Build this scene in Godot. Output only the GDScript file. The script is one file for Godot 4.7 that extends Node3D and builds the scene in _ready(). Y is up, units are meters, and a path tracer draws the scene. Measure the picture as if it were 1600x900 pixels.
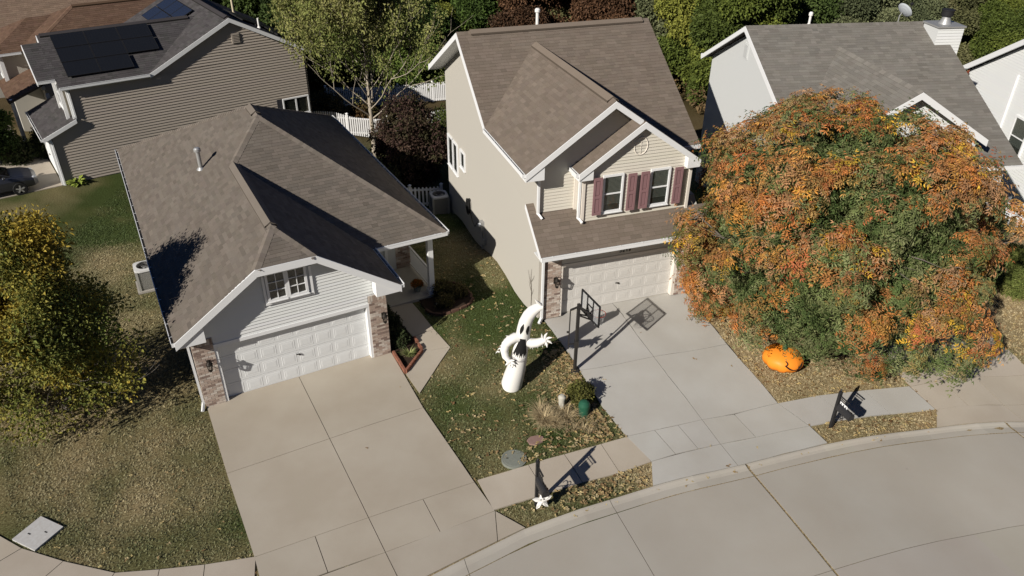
extends Node3D
# A suburban street seen from a drone: two houses, their drives, an autumn tree, neighbours and a wood.

class MB:
	var v := PackedVector3Array()
	var n := PackedVector3Array()
	var c := PackedColorArray()
	func tri(a: Vector3, b: Vector3, d: Vector3, col := Color.WHITE) -> void:
		var m := (b - a).cross(d - a).normalized()
		v.append(a); v.append(d); v.append(b)
		for i in 3:
			n.append(m); c.append(col)
	func tri_n(a: Vector3, b: Vector3, d: Vector3, na: Vector3, nb: Vector3, nd: Vector3, col := Color.WHITE) -> void:
		v.append(a); v.append(d); v.append(b)
		n.append(na); n.append(nd); n.append(nb)
		for i in 3:
			c.append(col)
	func quad(a: Vector3, b: Vector3, d: Vector3, e: Vector3, col := Color.WHITE) -> void:
		tri(a, b, d, col)
		tri(a, d, e, col)
	# a box: X places it, s its size, middle at X's origin; ch cuts the four long vertical edges when above 0
	func box(x: Transform3D, s: Vector3, col := Color.WHITE) -> void:
		var h := s * 0.5
		var p: Array[Vector3] = []
		for i in 8:
			p.append(x * Vector3(h.x if i & 1 else -h.x, h.y if i & 2 else -h.y, h.z if i & 4 else -h.z))
		quad(p[4], p[5], p[7], p[6], col)
		quad(p[1], p[0], p[2], p[3], col)
		quad(p[5], p[1], p[3], p[7], col)
		quad(p[0], p[4], p[6], p[2], col)
		quad(p[6], p[7], p[3], p[2], col)
		quad(p[0], p[1], p[5], p[4], col)
	func at(o: Vector3, s: Vector3, col := Color.WHITE) -> void:
		box(Transform3D(Basis.IDENTITY, o), s, col)
	# a bar from a to b, w wide and h high, up is where its h points
	func beam(a: Vector3, b: Vector3, w: float, h: float, col := Color.WHITE, up := Vector3.UP) -> void:
		var z := (b - a).normalized()
		if absf(z.dot(up)) > 0.98:
			up = Vector3.RIGHT if absf(z.x) < 0.9 else Vector3.BACK
		var xx := up.cross(z).normalized()
		var yy := z.cross(xx)
		box(Transform3D(Basis(xx, yy, z), (a + b) * 0.5), Vector3(w, h, a.distance_to(b)), col)
	# a polygon in the plane of x, from depth z0 to z1 along x's z axis
	func prism(x: Transform3D, poly: PackedVector2Array, z0: float, z1: float, col := Color.WHITE, side := Color(0, 0, 0, 0)) -> void:
		if area(poly) < 0:
			poly = poly.duplicate(); poly.reverse()
		if side.a == 0.0:
			side = col
		var t := Geometry2D.triangulate_polygon(poly)
		for i in range(0, t.size(), 3):
			var a := poly[t[i]]; var b := poly[t[i + 1]]; var d := poly[t[i + 2]]
			if (b - a).cross(d - a) < 0:
				var q := b; b = d; d = q
			tri(x * Vector3(a.x, a.y, z1), x * Vector3(b.x, b.y, z1), x * Vector3(d.x, d.y, z1), col)
			tri(x * Vector3(a.x, a.y, z0), x * Vector3(d.x, d.y, z0), x * Vector3(b.x, b.y, z0), side)
		for i in poly.size():
			var a := poly[i]; var b := poly[(i + 1) % poly.size()]
			quad(x * Vector3(a.x, a.y, z0), x * Vector3(b.x, b.y, z0), x * Vector3(b.x, b.y, z1), x * Vector3(a.x, a.y, z1), side)
	# one lapped piece (shingle, siding board): thick at v0, thin at v0 + e
	func lap(x: Transform3D, poly: PackedVector2Array, v0: float, e: float, lo: float, hi: float, col := Color.WHITE) -> void:
		if area(poly) < 0:
			poly = poly.duplicate(); poly.reverse()
		var p: Array[Vector3] = []
		for q in poly:
			p.append(x * Vector3(q.x, q.y, lerpf(lo, hi, clampf((q.y - v0) / e, 0, 1))))
		for i in range(1, p.size() - 1):
			tri(p[0], p[i], p[i + 1], col)
		for i in p.size():
			var a := poly[i]; var b := poly[(i + 1) % p.size()]
			if b.x > a.x - 0.001 or absf(b.y - a.y) > 0.02:
				if absf(a.y - v0 - e) < 0.002 and absf(b.y - v0 - e) < 0.002:
					continue
				quad(x * Vector3(a.x, a.y, 0), x * Vector3(b.x, b.y, 0), p[(i + 1) % p.size()], p[i], col)
	func tube(path: Array, radii: Array, sides := 8, col := Color.WHITE, cap := true, flat := 1.0) -> void:
		var rings: Array = []
		var norms: Array = []
		var side := Vector3.ZERO
		for i in path.size():
			var d: Vector3 = (path[mini(i + 1, path.size() - 1)] - path[maxi(i - 1, 0)]).normalized()
			if side == Vector3.ZERO:
				side = d.cross(Vector3.UP if absf(d.y) < 0.9 else Vector3.RIGHT).normalized()
			side = (side - d * side.dot(d)).normalized()
			var up := side.cross(d)
			var ring: Array[Vector3] = []
			var nn: Array[Vector3] = []
			for k in sides:
				var t := TAU * k / sides
				var q := side * cos(t) + up * sin(t) * flat
				ring.append(path[i] + q * radii[i])
				nn.append((side * cos(t) * flat + up * sin(t)).normalized())
			rings.append(ring); norms.append(nn)
		for i in path.size() - 1:
			for k in sides:
				var l := (k + 1) % sides
				var a: Vector3 = rings[i][k]; var b: Vector3 = rings[i][l]; var d: Vector3 = rings[i + 1][l]; var e: Vector3 = rings[i + 1][k]
				tri_n(a, d, b, norms[i][k], norms[i + 1][l], norms[i][l], col)
				tri_n(a, e, d, norms[i][k], norms[i + 1][k], norms[i + 1][l], col)
		if cap:
			for k in range(1, sides - 1):
				tri(rings[0][0], rings[0][k], rings[0][k + 1], col)
				var m := path.size() - 1
				tri(rings[m][0], rings[m][k + 1], rings[m][k], col)
	# a turned shape round the y axis of x: profile of (radius, height), from the bottom up
	func lathe(x: Transform3D, prof: Array, sides := 20, col := Color.WHITE) -> void:
		for i in prof.size() - 1:
			var a: Vector2 = prof[i]; var b: Vector2 = prof[i + 1]
			for k in sides:
				var t0 := TAU * k / sides; var t1 := TAU * (k + 1) / sides
				var p := x * Vector3(a.x * cos(t0), a.y, a.x * sin(t0)); var q := x * Vector3(a.x * cos(t1), a.y, a.x * sin(t1))
				var r := x * Vector3(b.x * cos(t1), b.y, b.x * sin(t1)); var s := x * Vector3(b.x * cos(t0), b.y, b.x * sin(t0))
				var d := (b - a).normalized()
				var n0 := (x.basis * Vector3(d.y * cos(t0), -d.x, d.y * sin(t0))).normalized()
				var n1 := (x.basis * Vector3(d.y * cos(t1), -d.x, d.y * sin(t1))).normalized()
				if b.x > 0.0001: tri_n(p, s, r, n0, n0, n1, col)
				if a.x > 0.0001: tri_n(p, r, q, n0, n1, n1, col)
	func ball(x: Transform3D, r: Vector3, col := Color.WHITE, rows := 8, sides := 14) -> void:
		for i in rows:
			for k in sides:
				var g: Array[Vector3] = []
				for q in [[i, k], [i, k + 1], [i + 1, k + 1], [i + 1, k]]:
					var th: float = PI * q[0] / rows - PI / 2; var ph: float = TAU * q[1] / sides
					g.append(Vector3(cos(th) * cos(ph), sin(th), cos(th) * sin(ph)))
				var nb := x.basis
				tri_n(x * (g[0] * r), x * (g[2] * r), x * (g[1] * r), (nb * (g[0] / r)).normalized(), (nb * (g[2] / r)).normalized(), (nb * (g[1] / r)).normalized(), col)
				tri_n(x * (g[0] * r), x * (g[3] * r), x * (g[2] * r), (nb * (g[0] / r)).normalized(), (nb * (g[3] / r)).normalized(), (nb * (g[2] / r)).normalized(), col)
	static func area(p: PackedVector2Array) -> float:
		var s := 0.0
		for i in p.size():
			s += p[i].cross(p[(i + 1) % p.size()])
		return s * 0.5
	func mesh() -> ArrayMesh:
		var a := []
		a.resize(Mesh.ARRAY_MAX)
		a[Mesh.ARRAY_VERTEX] = v
		a[Mesh.ARRAY_NORMAL] = n
		a[Mesh.ARRAY_COLOR] = c
		var m := ArrayMesh.new()
		if v.size() > 0:
			m.add_surface_from_arrays(Mesh.PRIMITIVE_TRIANGLES, a)
		return m

var rng := RandomNumberGenerator.new()
var used := {}
var tex := {}
var M := {}
var paved: Array = []        # ground polygons that carry no grass
var cps := PackedVector3Array()   # known ground heights: x, height, z
const GX := -62.0
const GZ := -112.0
const GN := 120
var hts := PackedFloat32Array()
const CAM := Vector3(0, 16.167, 0)

# the frames of the five houses: place, turn
var F1 := Transform3D(Basis(Vector3.UP, 0.503), Vector3(-9.559, 0, -18.632))
var F2 := Transform3D(Basis(Vector3.UP, 0.335), Vector3(1.089, 0.878, -22.528))
var F0 := Transform3D(Basis(Vector3.UP, 0.63), Vector3(-21.9, -0.53, -37.19))
var F3 := Transform3D(Basis(Vector3.UP, 0.14), Vector3(9.66, 0.91, -32.01))
var F4 := Transform3D(Basis(Vector3.UP, 0.05), Vector3(22.6, -.05, -34.2))

func rr(a: float, b: float) -> float:
	return rng.randf_range(a, b)

func numbered(called: String) -> String:
	var k: int = used.get(called, 0)
	used[called] = k + 1
	return called if k == 0 else "%s_%03d" % [called, k]

func part(parent: Node3D, called: String, m, mat: Material, kind := "") -> MeshInstance3D:
	var o := MeshInstance3D.new()
	o.name = called
	o.mesh = m.mesh() if m is MB else m
	o.material_override = mat
	if kind: o.set_meta("kind", kind)
	parent.add_child(o, true)
	return o

func tag(o: Node3D, label: String, category: String, group := "") -> void:
	o.set_meta("label", label)
	o.set_meta("category", category)
	if group: o.set_meta("group", group)

func thing(called: String, label: String, category: String, x := Transform3D.IDENTITY, group := "") -> Node3D:
	var o := Node3D.new()
	o.name = numbered(called)
	add_child(o)
	o.transform = x
	tag(o, label, category, group)
	return o

func structure(called: String, label := "", category := "") -> Node3D:
	var o := Node3D.new()
	o.name = numbered(called)
	add_child(o)
	o.set_meta("kind", "structure")
	if label: o.set_meta("label", label)
	if category: o.set_meta("category", category)
	return o

func group_node(parent: Node3D, called: String, x := Transform3D.IDENTITY) -> Node3D:
	var o := Node3D.new()
	o.name = called
	o.transform = x
	parent.add_child(o, true)
	return o

# ---------- materials ----------
func grain(key: String, size: int, freq: float, lo: float, hi: float, seed_: int, octaves := 4, warm := 0.0, contrast := 1.0) -> ImageTexture:
	var f := FastNoiseLite.new()
	f.seed = seed_
	f.noise_type = FastNoiseLite.TYPE_SIMPLEX_SMOOTH
	f.frequency = freq
	f.fractal_octaves = octaves
	f.fractal_gain = 0.55
	var im := f.get_seamless_image(size, size)
	im.convert(Image.FORMAT_L8)
	var d := im.get_data()
	var o := PackedByteArray()
	o.resize(d.size() * 3)
	for i in d.size():
		var t := clampf((d[i] / 255.0 - 0.5) * contrast + 0.5, 0, 1)
		var g := lerpf(lo, hi, t)
		o[i * 3] = int(clampf(g * 255, 0, 255)); o[i * 3 + 1] = int(clampf(g * (1.0 - warm * (1.0 - t)) * 255, 0, 255)); o[i * 3 + 2] = int(clampf(g * (1.0 - 2.0 * warm * (1.0 - t)) * 255, 0, 255))
	tex[key] = ImageTexture.create_from_image(Image.create_from_data(size, size, false, Image.FORMAT_RGB8, o))
	return tex[key]

func mat(key: String, lin: Color, rough := 0.9, t1 := "", s1 := 1.0, t2 := "", s2 := 0.1, metal := 0.0, spec := 0.3) -> StandardMaterial3D:
	var m := StandardMaterial3D.new()
	m.resource_name = key
	m.albedo_color = lin.linear_to_srgb()
	m.vertex_color_use_as_albedo = true
	m.roughness = rough
	m.metallic = metal
	m.metallic_specular = spec
	if t1:
		m.albedo_texture = tex[t1]
		m.uv1_triplanar = true
		m.uv1_world_triplanar = true
		m.uv1_scale = Vector3(s1, s1, s1)
	if t2:
		m.detail_enabled = true
		m.detail_albedo = tex[t2]
		m.detail_blend_mode = BaseMaterial3D.BLEND_MODE_MUL
		m.detail_uv_layer = BaseMaterial3D.DETAIL_UV_2
		m.uv2_triplanar = true
		m.uv2_world_triplanar = true
		m.uv2_scale = Vector3(s2, s2, s2)
	M[key] = m
	return m

# ---------- ground ----------
func cp(x: Transform3D, pts: Array) -> void:
	for p in pts:
		var w := x * Vector3(p[0], 0, p[1])
		cps.append(Vector3(w.x, p[2], w.z))

func ground_points() -> void:
	cp(F1, [[0, 0, 0], [3, 0, 0], [6.1, 0, 0], [6.1, 2.5, 0], [6.1, 4.5, 0], [6.1, 6.8, 0], [0, 3, 0], [0, 6.5, 0], [9, -2.5, 0], [9.5, -6, -.05], [0, -8, -.1], [0, -15, -.5], [9, -15, -.9], [-4, -5, 0], [-4, 4, 0], [-9, 0, 0], [-9, -9, -.3], [7.5, 0, .02]])
	cp(F0, [[0, 0, -.5], [6, 0, -.55], [12, 0, -.8], [-6, 0, -.5], [-6, -8, -.5], [-20, 0, -.4]])
	cp(F2, [[0, 0, .88], [2.9, 0, .88], [5.8, 0, .88], [0, 2, .66], [2.9, 2, .66], [5.8, 2, .66], [0, 4, .42], [2.9, 4, .42], [5.8, 4, .42], [0, 6, .18], [2.9, 6, .18], [5.8, 6, .18], [0, 7.5, .03], [3, 7.7, .03], [6, 8, .03], [0, -4.3, .62], [0, -9, -.1], [0, -13.8, -.85], [7, -6, .75], [7, -13, -.6], [-2, -2, .35], [-1.6, 2, .3], [-1.6, 4.5, .18], [8, 1, .85], [9, 5, .35]])
	cp(F3, [[0, 7, .85], [4, 7, .85], [8, 7, .9], [4, 11, .4], [7, 11, .4], [0, 0, .8], [8, 0, .9], [4, -5, 0]])
	cp(Transform3D.IDENTITY, [[-6, -11, 0], [-2.8, -12.4, 0], [-.3, -14.3, 0], [3, -16, 0], [7, -17.5, 0], [12, -18.6, 0], [17, -19, 0], [0, -8, 0], [6, -12, 0], [12, -14, 0], [0, 0, 0], [12, -4, 0], [-12, -4, 0], [20, -13, 0], [-12, -11, 0], [30, -20, .4], [26, -26, 1.2], [24, -34, 1.1], [-20, -20, -.1], [-30, -25, -.3], [-20, 0, 0], [25, 0, 0]])
	for r in [[-46.0, -1.6], [-60.0, -2.2], [-80.0, -2.2], [-105.0, -2.0]]:
		for x in [-50, -25, -8, 8, 25, 50]:
			cps.append(Vector3(x, r[1], r[0]))

func ground_exact(x: float, z: float) -> float:
	var s := 0.0
	var t := 0.0
	for p in cps:
		var d := (p.x - x) * (p.x - x) + (p.z - z) * (p.z - z) + 0.15
		var w := 1.0 / (d * sqrt(d))
		s += w * p.y
		t += w
	return s / t

func make_heights() -> void:
	ground_points()
	hts.resize(GN * GN)
	for j in GN:
		for i in GN:
			hts[j * GN + i] = ground_exact(GX + i, GZ + j)

func gy(x: float, z: float) -> float:
	var fx := clampf(x - GX, 0, GN - 1.001)
	var fz := clampf(z - GZ, 0, GN - 1.001)
	var i := int(fx)
	var j := int(fz)
	fx -= i; fz -= j
	var k := j * GN + i
	return lerpf(lerpf(hts[k], hts[k + 1], fx), lerpf(hts[k + GN], hts[k + GN + 1], fx), fz)

func on(x: float, z: float, up := 0.0) -> Vector3:
	return Vector3(x, gy(x, z) + up, z)

func in_frame(f: Transform3D, x: float, z: float, up := 0.0) -> Vector3:
	var w := f * Vector3(x, 0, z)
	return on(w.x, w.z, up)

func is_paved(p: Vector2) -> bool:
	for q in paved:
		if q[0].has_point(p) and Geometry2D.is_point_in_polygon(p, q[1]):
			return true
	return false

func pave(poly: PackedVector2Array) -> void:
	var r := Rect2(poly[0], Vector2.ZERO)
	for p in poly:
		r = r.expand(p)
	paved.append([r, poly])

func world_poly(f: Transform3D, pts: Array) -> PackedVector2Array:
	var o := PackedVector2Array()
	for p in pts:
		var w := f * Vector3(p[0], 0, p[1])
		o.append(Vector2(w.x, w.z))
	return o

var noise_a := FastNoiseLite.new()
var noise_b := FastNoiseLite.new()

# how dry the lawn is at a place, 0 green to 1 straw
func dryness(x: float, z: float) -> float:
	var d := 0.5
	if x < -6.0 - (z + 13.0) * 0.45 and z > -30:      # the lawn left of the first drive
		if z < -24.0: d = .42
		else: d = 0.38 + 0.30 * smoothstep(-9.0, -14.0, x) - 0.18 * smoothstep(-17.0, -12.0, z)
	elif x < 4.0 and z > -30:                          # between the drives
		d = 0.02 + 0.34 * smoothstep(-18.6, -15.5, z) + 0.34 * smoothstep(0.2, 2.6, x)
		if z > -15.6: d = 0.45
	elif z > -30:
		d = 0.95
	elif z > -44:
		d = 0.12
	return clampf(d + 0.75 * noise_a.get_noise_2d(x * 2.2, z * 2.2) + 0.4 * noise_b.get_noise_2d(x * 5, z * 5), 0, 1)

func lawn(x: float, z: float) -> Color:
	var d := dryness(x, z)
	return Color(0.078, 0.108, 0.037).lerp(Color(0.45, 0.37, 0.22), d)

func make_ground() -> void:
	var xs: Array[float] = []
	var zs: Array[float] = []
	for q in [-900, -500, -300, -180, -120, -85]: xs.append(float(q))
	var t := -62.0
	while t < 57.0:
		xs.append(t)
		t += 0.5 if t > -26 and t < 24 else 1.5
	for q in [70, 90, 130, 200, 300, 500, 900]: xs.append(float(q))
	for q in [-1500, -900, -500, -300, -200, -150]: zs.append(float(q))
	t = -112.0
	while t < 7.0:
		zs.append(t)
		t += 0.5 if t > -46 and t < -8 else 1.5
	for q in [20, 60, 150, 400]: zs.append(float(q))
	var nx := xs.size()
	var v := PackedVector3Array(); var n := PackedVector3Array(); var c := PackedColorArray(); var ix := PackedInt32Array()
	for z in zs:
		for x in xs:
			var y := gy(x, z)
			v.append(Vector3(x, y, z))
			n.append(Vector3(gy(x - .5, z) - gy(x + .5, z), 1.0, gy(x, z - .5) - gy(x, z + .5)).normalized())
			var col := lawn(x, z)
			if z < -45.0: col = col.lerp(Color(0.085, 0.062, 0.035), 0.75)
			col.a = 1.0
			c.append(col)
	for j in zs.size() - 1:
		for i in nx - 1:
			var a := j * nx + i
			ix.append_array(PackedInt32Array([a, a + 1, a + nx + 1, a, a + nx + 1, a + nx]))
	var ar := []
	ar.resize(Mesh.ARRAY_MAX)
	ar[Mesh.ARRAY_VERTEX] = v; ar[Mesh.ARRAY_NORMAL] = n; ar[Mesh.ARRAY_COLOR] = c; ar[Mesh.ARRAY_INDEX] = ix
	var m := ArrayMesh.new()
	m.add_surface_from_arrays(Mesh.PRIMITIVE_TRIANGLES, ar)
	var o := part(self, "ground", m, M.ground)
	o.set_meta("kind", "structure")

# a concrete slab that lies on the ground: poly in world x, z
func slab(parent: Node3D, called: String, poly: PackedVector2Array, m: Material, up := 0.036, tone := Color.WHITE, gap := 0.009) -> void:
	pave(poly)
	var parts := Geometry2D.offset_polygon(poly, -gap, Geometry2D.JOIN_MITER)
	if parts.is_empty(): return
	var q: PackedVector2Array = parts[0]
	if MB.area(q) > 0: q.reverse()
	# cut into strips so that it follows the ground
	var mb := MB.new()
	var t := Geometry2D.triangulate_polygon(q)
	for i in range(0, t.size(), 3):
		_drape(mb, q[t[i]], q[t[i + 1]], q[t[i + 2]], up, tone, 0)
	for i in q.size():
		var a := q[i]; var b := q[(i + 1) % q.size()]
		var k := maxi(1, int(a.distance_to(b) / 0.8))
		for s in k:
			var e := a.lerp(b, float(s) / k); var f := a.lerp(b, float(s + 1) / k)
			var e1 := on(e.x, e.y, up); var f1 := on(f.x, f.y, up)
			mb.quad(e1, f1, f1 - Vector3(0, 0.16, 0), e1 - Vector3(0, 0.16, 0), tone * 0.8)
	part(parent, called, mb, m)

func gn(p: Vector2) -> Vector3:
	return Vector3(gy(p.x - 1.2, p.y) - gy(p.x + 1.2, p.y), 2.4, gy(p.x, p.y - 1.2) - gy(p.x, p.y + 1.2)).normalized()

func _drape(mb: MB, a: Vector2, b: Vector2, d: Vector2, up: float, tone: Color, deep: int) -> void:
	var l := maxf(a.distance_to(b), maxf(b.distance_to(d), d.distance_to(a)))
	if l > 1.1 and deep < 7:
		if l == a.distance_to(b):
			var m := (a + b) * 0.5
			_drape(mb, a, m, d, up, tone, deep + 1); _drape(mb, m, b, d, up, tone, deep + 1)
		elif l == b.distance_to(d):
			var m := (b + d) * 0.5
			_drape(mb, a, b, m, up, tone, deep + 1); _drape(mb, a, m, d, up, tone, deep + 1)
		else:
			var m := (a + d) * 0.5
			_drape(mb, a, b, m, up, tone, deep + 1); _drape(mb, m, b, d, up, tone, deep + 1)
		return
	if (b - a).cross(d - a) > 0:
		var q := b; b = d; d = q
	mb.tri_n(on(a.x, a.y, up), on(b.x, b.y, up), on(d.x, d.y, up), gn(a), gn(b), gn(d), tone)

func tone(k := 0.05) -> Color:
	var g := 1.0 + rr(-k, k)
	return Color(g, g * (1.0 + rr(-.008, .008)), g * (1.0 + rr(-.015, .015)))

func joint_bed(parent: Node3D, poly: PackedVector2Array, up := 0.008) -> void:
	var mb := MB.new()
	var q := poly.duplicate()
	var parts := Geometry2D.offset_polygon(q, -0.03, Geometry2D.JOIN_MITER)
	q = parts[0]
	var t := Geometry2D.triangulate_polygon(q)
	for i in range(0, t.size(), 3):
		_drape(mb, q[t[i]], q[t[i + 1]], q[t[i + 2]], up, Color.WHITE, 0)
	part(parent, "joint_bed", mb, M.joint)

# ---------- building parts ----------
# the plane of a wall that faces the house's front (+z), its left (-x), right (+x) or back (-z); u runs to the right as seen from outside
func front(z: float) -> Transform3D: return Transform3D(Basis(Vector3.RIGHT, Vector3.UP, Vector3.BACK), Vector3(0, 0, z))
func left_(x: float) -> Transform3D: return Transform3D(Basis(Vector3.BACK, Vector3.UP, Vector3.LEFT), Vector3(x, 0, 0))
func right_(x: float) -> Transform3D: return Transform3D(Basis(Vector3.FORWARD, Vector3.UP, Vector3.RIGHT), Vector3(x, 0, 0))
func P(a: Array) -> PackedVector2Array:
	var o := PackedVector2Array()
	for i in range(0, a.size(), 2):
		o.append(Vector2(a[i], a[i + 1]))
	return o

# lapped siding boards, each a piece of the wall
func siding(wall: Node3D, x: Transform3D, poly: PackedVector2Array, m: Material, e := 0.115, kb := 0.02, lip := 0.022) -> void:
	var lo := 1e9; var hi := -1e9; var l := 1e9; var r := -1e9
	for p in poly:
		lo = minf(lo, p.y); hi = maxf(hi, p.y); l = minf(l, p.x); r = maxf(r, p.x)
	var v := lo
	while v < hi - 0.01:
		for q in Geometry2D.intersect_polygons(P([l - 1, v, r + 1, v, r + 1, v + e, l - 1, v + e]), poly):
			if absf(MB.area(q)) < 0.004: continue
			var mb := MB.new()
			mb.lap(x, q, v, e, lip, 0.004, tone(kb))
			part(wall, "siding_board", mb, m)
		v += e

func wall(house: Node3D, x: Transform3D, poly: PackedVector2Array, m: Material, depth := 0.16) -> MeshInstance3D:
	var mb := MB.new()
	mb.prism(x, poly, -depth, 0.0)
	return part(house, "wall", mb, m)

const SH_W := [0.22, 0.31, 0.40]
# the roof of a house: faces are lists of corners; shingles laid in courses, the nearest ones pieces of their own
func roof(house: Node3D, faces: Array, m: Material, deck: Material, base: Color, spread: float, singles: int, e := 0.142) -> Node3D:
	var f: Transform3D = house.transform
	var r := group_node(house, "roof")
	var rest := MB.new()
	var whole: Array = []
	for pts in faces:
		var nn := Vector3.ZERO
		for i in pts.size():
			nn += (pts[i] as Vector3).cross(pts[(i + 1) % pts.size()])
		nn = nn.normalized()
		if nn.y < 0: nn = -nn
		var vv := (Vector3.UP - nn * nn.y).normalized()
		var uu := vv.cross(nn)
		var lowest: Vector3 = pts[0]
		for p in pts:
			if p.y < lowest.y: lowest = p
		var x := Transform3D(Basis(uu, vv, nn), lowest)
		var inv := x.affine_inverse()
		var poly := PackedVector2Array()
		var l := 1e9; var rt := -1e9; var hi := -1e9
		for p in pts:
			var q := inv * (p as Vector3)
			poly.append(Vector2(q.x, q.y))
			l = minf(l, q.x); rt = maxf(rt, q.x); hi = maxf(hi, q.y)
		if MB.area(poly) < 0: poly.reverse()
		var dk := MB.new()
		dk.prism(x, poly, -0.11, 0.0)
		part(r, "deck", dk, deck)
		var v := 0.0
		while v < hi - 0.01:
			var u := l - rr(0.0, 0.4)
			while u < rt:
				var k := rng.randi_range(0, 2)
				var w: float = SH_W[k]
				# darker and lighter blends come in runs
				var g := 1.0 + spread * (0.6 * noise_b.get_noise_3d(u * 22 + lowest.x * 7, v * 60, lowest.z * 9) + rr(-0.5, 0.5))
				var col := Color(base.r * g, base.g * g, base.b * g)
				var q := P([u + .002, v, u + w - .002, v, u + w - .002, v + e, u + .002, v + e])
				var inside := true
				for p in q:
					if not Geometry2D.is_point_in_polygon(p, poly):
						inside = false
						break
				var thick := rr(0.009, 0.016)
				if inside:
					var c := f * (x * Vector3(u + w / 2, v, 0))
					var to := CAM - c
					var d := to.length()
					whole.append([(f.basis * nn).dot(to / d) / (d * d), x, u, v, k, col, thick])
				else:
					for s in Geometry2D.intersect_polygons(q, poly):
						if absf(MB.area(s)) > 0.0008: rest.lap(x, s, v, e, thick, 0.003, col)
				u += w
			v += e
	whole.sort_custom(func(a, b): return a[0] > b[0])
	var shared := {}
	for i in whole.size():
		var s: Array = whole[i]
		var w: float = SH_W[s[4]]
		if i < singles and s[0] > 0:
			var shade := int(clampf((s[5].r / base.r - 1.0) / spread * 2.5 + 2.5, 0, 4))
			var key := [s[4], shade]
			if not shared.has(key):
				var g := 1.0 + spread * (shade - 2) * 0.4
				var mb := MB.new()
				mb.lap(Transform3D.IDENTITY, P([.002, 0, w - .002, 0, w - .002, e, .002, e]), 0, e, 0.013, 0.003, Color(base.r * g, base.g * g, base.b * g))
				shared[key] = mb.mesh()
			var o := part(r, "shingle", shared[key], m)
			o.transform = Transform3D(s[1].basis, s[1] * Vector3(s[2], s[3], 0))
		else:
			rest.lap(s[1], P([s[2] + .002, s[3], s[2] + w - .002, s[3], s[2] + w - .002, s[3] + e, s[2] + .002, s[3] + e]), s[3], e, s[6], 0.003, s[5])
	part(r, "shingles", rest, m, "stuff")
	return r

# cap shingles bent over a hip or a ridge
func caps(r: Node3D, a: Vector3, b: Vector3, n1: Vector3, n2: Vector3, m: Material, base: Color) -> void:
	var d := (b - a).normalized()
	var s1 := (d.cross(n1)).normalized(); var s2 := -(d.cross(n2)).normalized()
	if s1.dot(n2) > 0: s1 = -s1
	if s2.dot(n1) > 0: s2 = -s2
	var up := (n1 + n2).normalized()
	var k := int(a.distance_to(b) / 0.15)
	var mb := MB.new()
	for i in k:
		var g := 1.0 + rr(-.14, .14)
		var p := a.lerp(b, float(i) / k) + up * 0.034; var q := a.lerp(b, float(i + 1) / k) + up * 0.024
		for s in [s1, s2]:
			var e: Vector3 = p + s * 0.16 - up * .012; var f: Vector3 = q + s * 0.16 - up * .012
			var flip: bool = (q - p).cross(f - p).dot(up) < 0
			if flip: mb.quad(p, e, f, q, base * g)
			else: mb.quad(p, q, f, e, base * g)
			mb.quad(e, p, p - up * .03, e - up * .03, base * g * .8)
			mb.quad(e, f, f - up * .04, e - up * .04, base * g * .8)
	part(r, "ridge_cap", mb, m, "stuff")

# a raised ridge vent strip
func ridge_vent(r: Node3D, a: Vector3, b: Vector3, slope: float, m: Material, col: Color) -> void:
	var mb := MB.new()
	var d := (b - a).normalized()
	var s := d.cross(Vector3.UP).normalized()
	for k in [-1.0, 1.0]:
		var o: Vector3 = s * k
		var dn := o - Vector3(0, slope, 0)
		var p := a + Vector3(0, .085, 0); var q := b + Vector3(0, .085, 0)
		var e := p + dn * .19; var f := q + dn * .19
		if (q - p).cross(f - p).y > 0: mb.quad(p, q, f, e, col)
		else: mb.quad(p, e, f, q, col)
		mb.quad(e, f, f - Vector3(0, .07, 0), e - Vector3(0, .07, 0), col * .5)
		mb.tri(a, e, p, col * .7); mb.tri(b, f, q, col * .7)
	part(r, "ridge_vent", mb, m)

func gutter(r: Node3D, a: Vector3, b: Vector3, out: Vector3, m: Material) -> void:
	var mb := MB.new()
	var dirt := Color(.16, .13, .10)
	mb.beam(a + out * .012 - Vector3(0, .065, 0), b + out * .012 - Vector3(0, .065, 0), .012, .13)
	mb.beam(a + out * .055 - Vector3(0, .12, 0), b + out * .055 - Vector3(0, .12, 0), .075, .012)
	mb.beam(a + out * .055 - Vector3(0, .085, 0), b + out * .055 - Vector3(0, .085, 0), .072, .05, dirt)
	mb.beam(a + out * .098 - Vector3(0, .055, 0), b + out * .098 - Vector3(0, .055, 0), .012, .13)
	mb.beam(a + out * .103 + Vector3(0, .012, 0), b + out * .103 + Vector3(0, .012, 0), .02, .014)
	for p in [a, b]:
		mb.beam(p + out * .006 - Vector3(0, .06, 0), p + out * .104 - Vector3(0, .06, 0), .012, .13)
	# hangers that span the trough
	var k := int(a.distance_to(b) / .75)
	for i in k:
		var q := a.lerp(b, (i + .5) / k) + Vector3(0, .002, 0)
		mb.beam(q, q + out * .1, .02, .006)
	part(r, "gutter", mb, m)

func trim(parent: Node3D, called: String, a: Vector3, b: Vector3, w: float, h: float, m: Material, up := Vector3.UP) -> void:
	var mb := MB.new()
	mb.beam(a, b, w, h, Color.WHITE, up)
	part(parent, called, mb, m)

func downspout(house: Node3D, pts: Array, m: Material, r := 0.042) -> void:
	var mb := MB.new()
	for i in pts.size() - 1:
		var a: Vector3 = pts[i]; var b: Vector3 = pts[i + 1]
		var d := (b - a).normalized() * .03
		mb.beam(a - d, b + d, r * 1.7, r * 2.2, Color.WHITE, Vector3.BACK)
	part(house, "downspout", mb, m)

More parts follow.
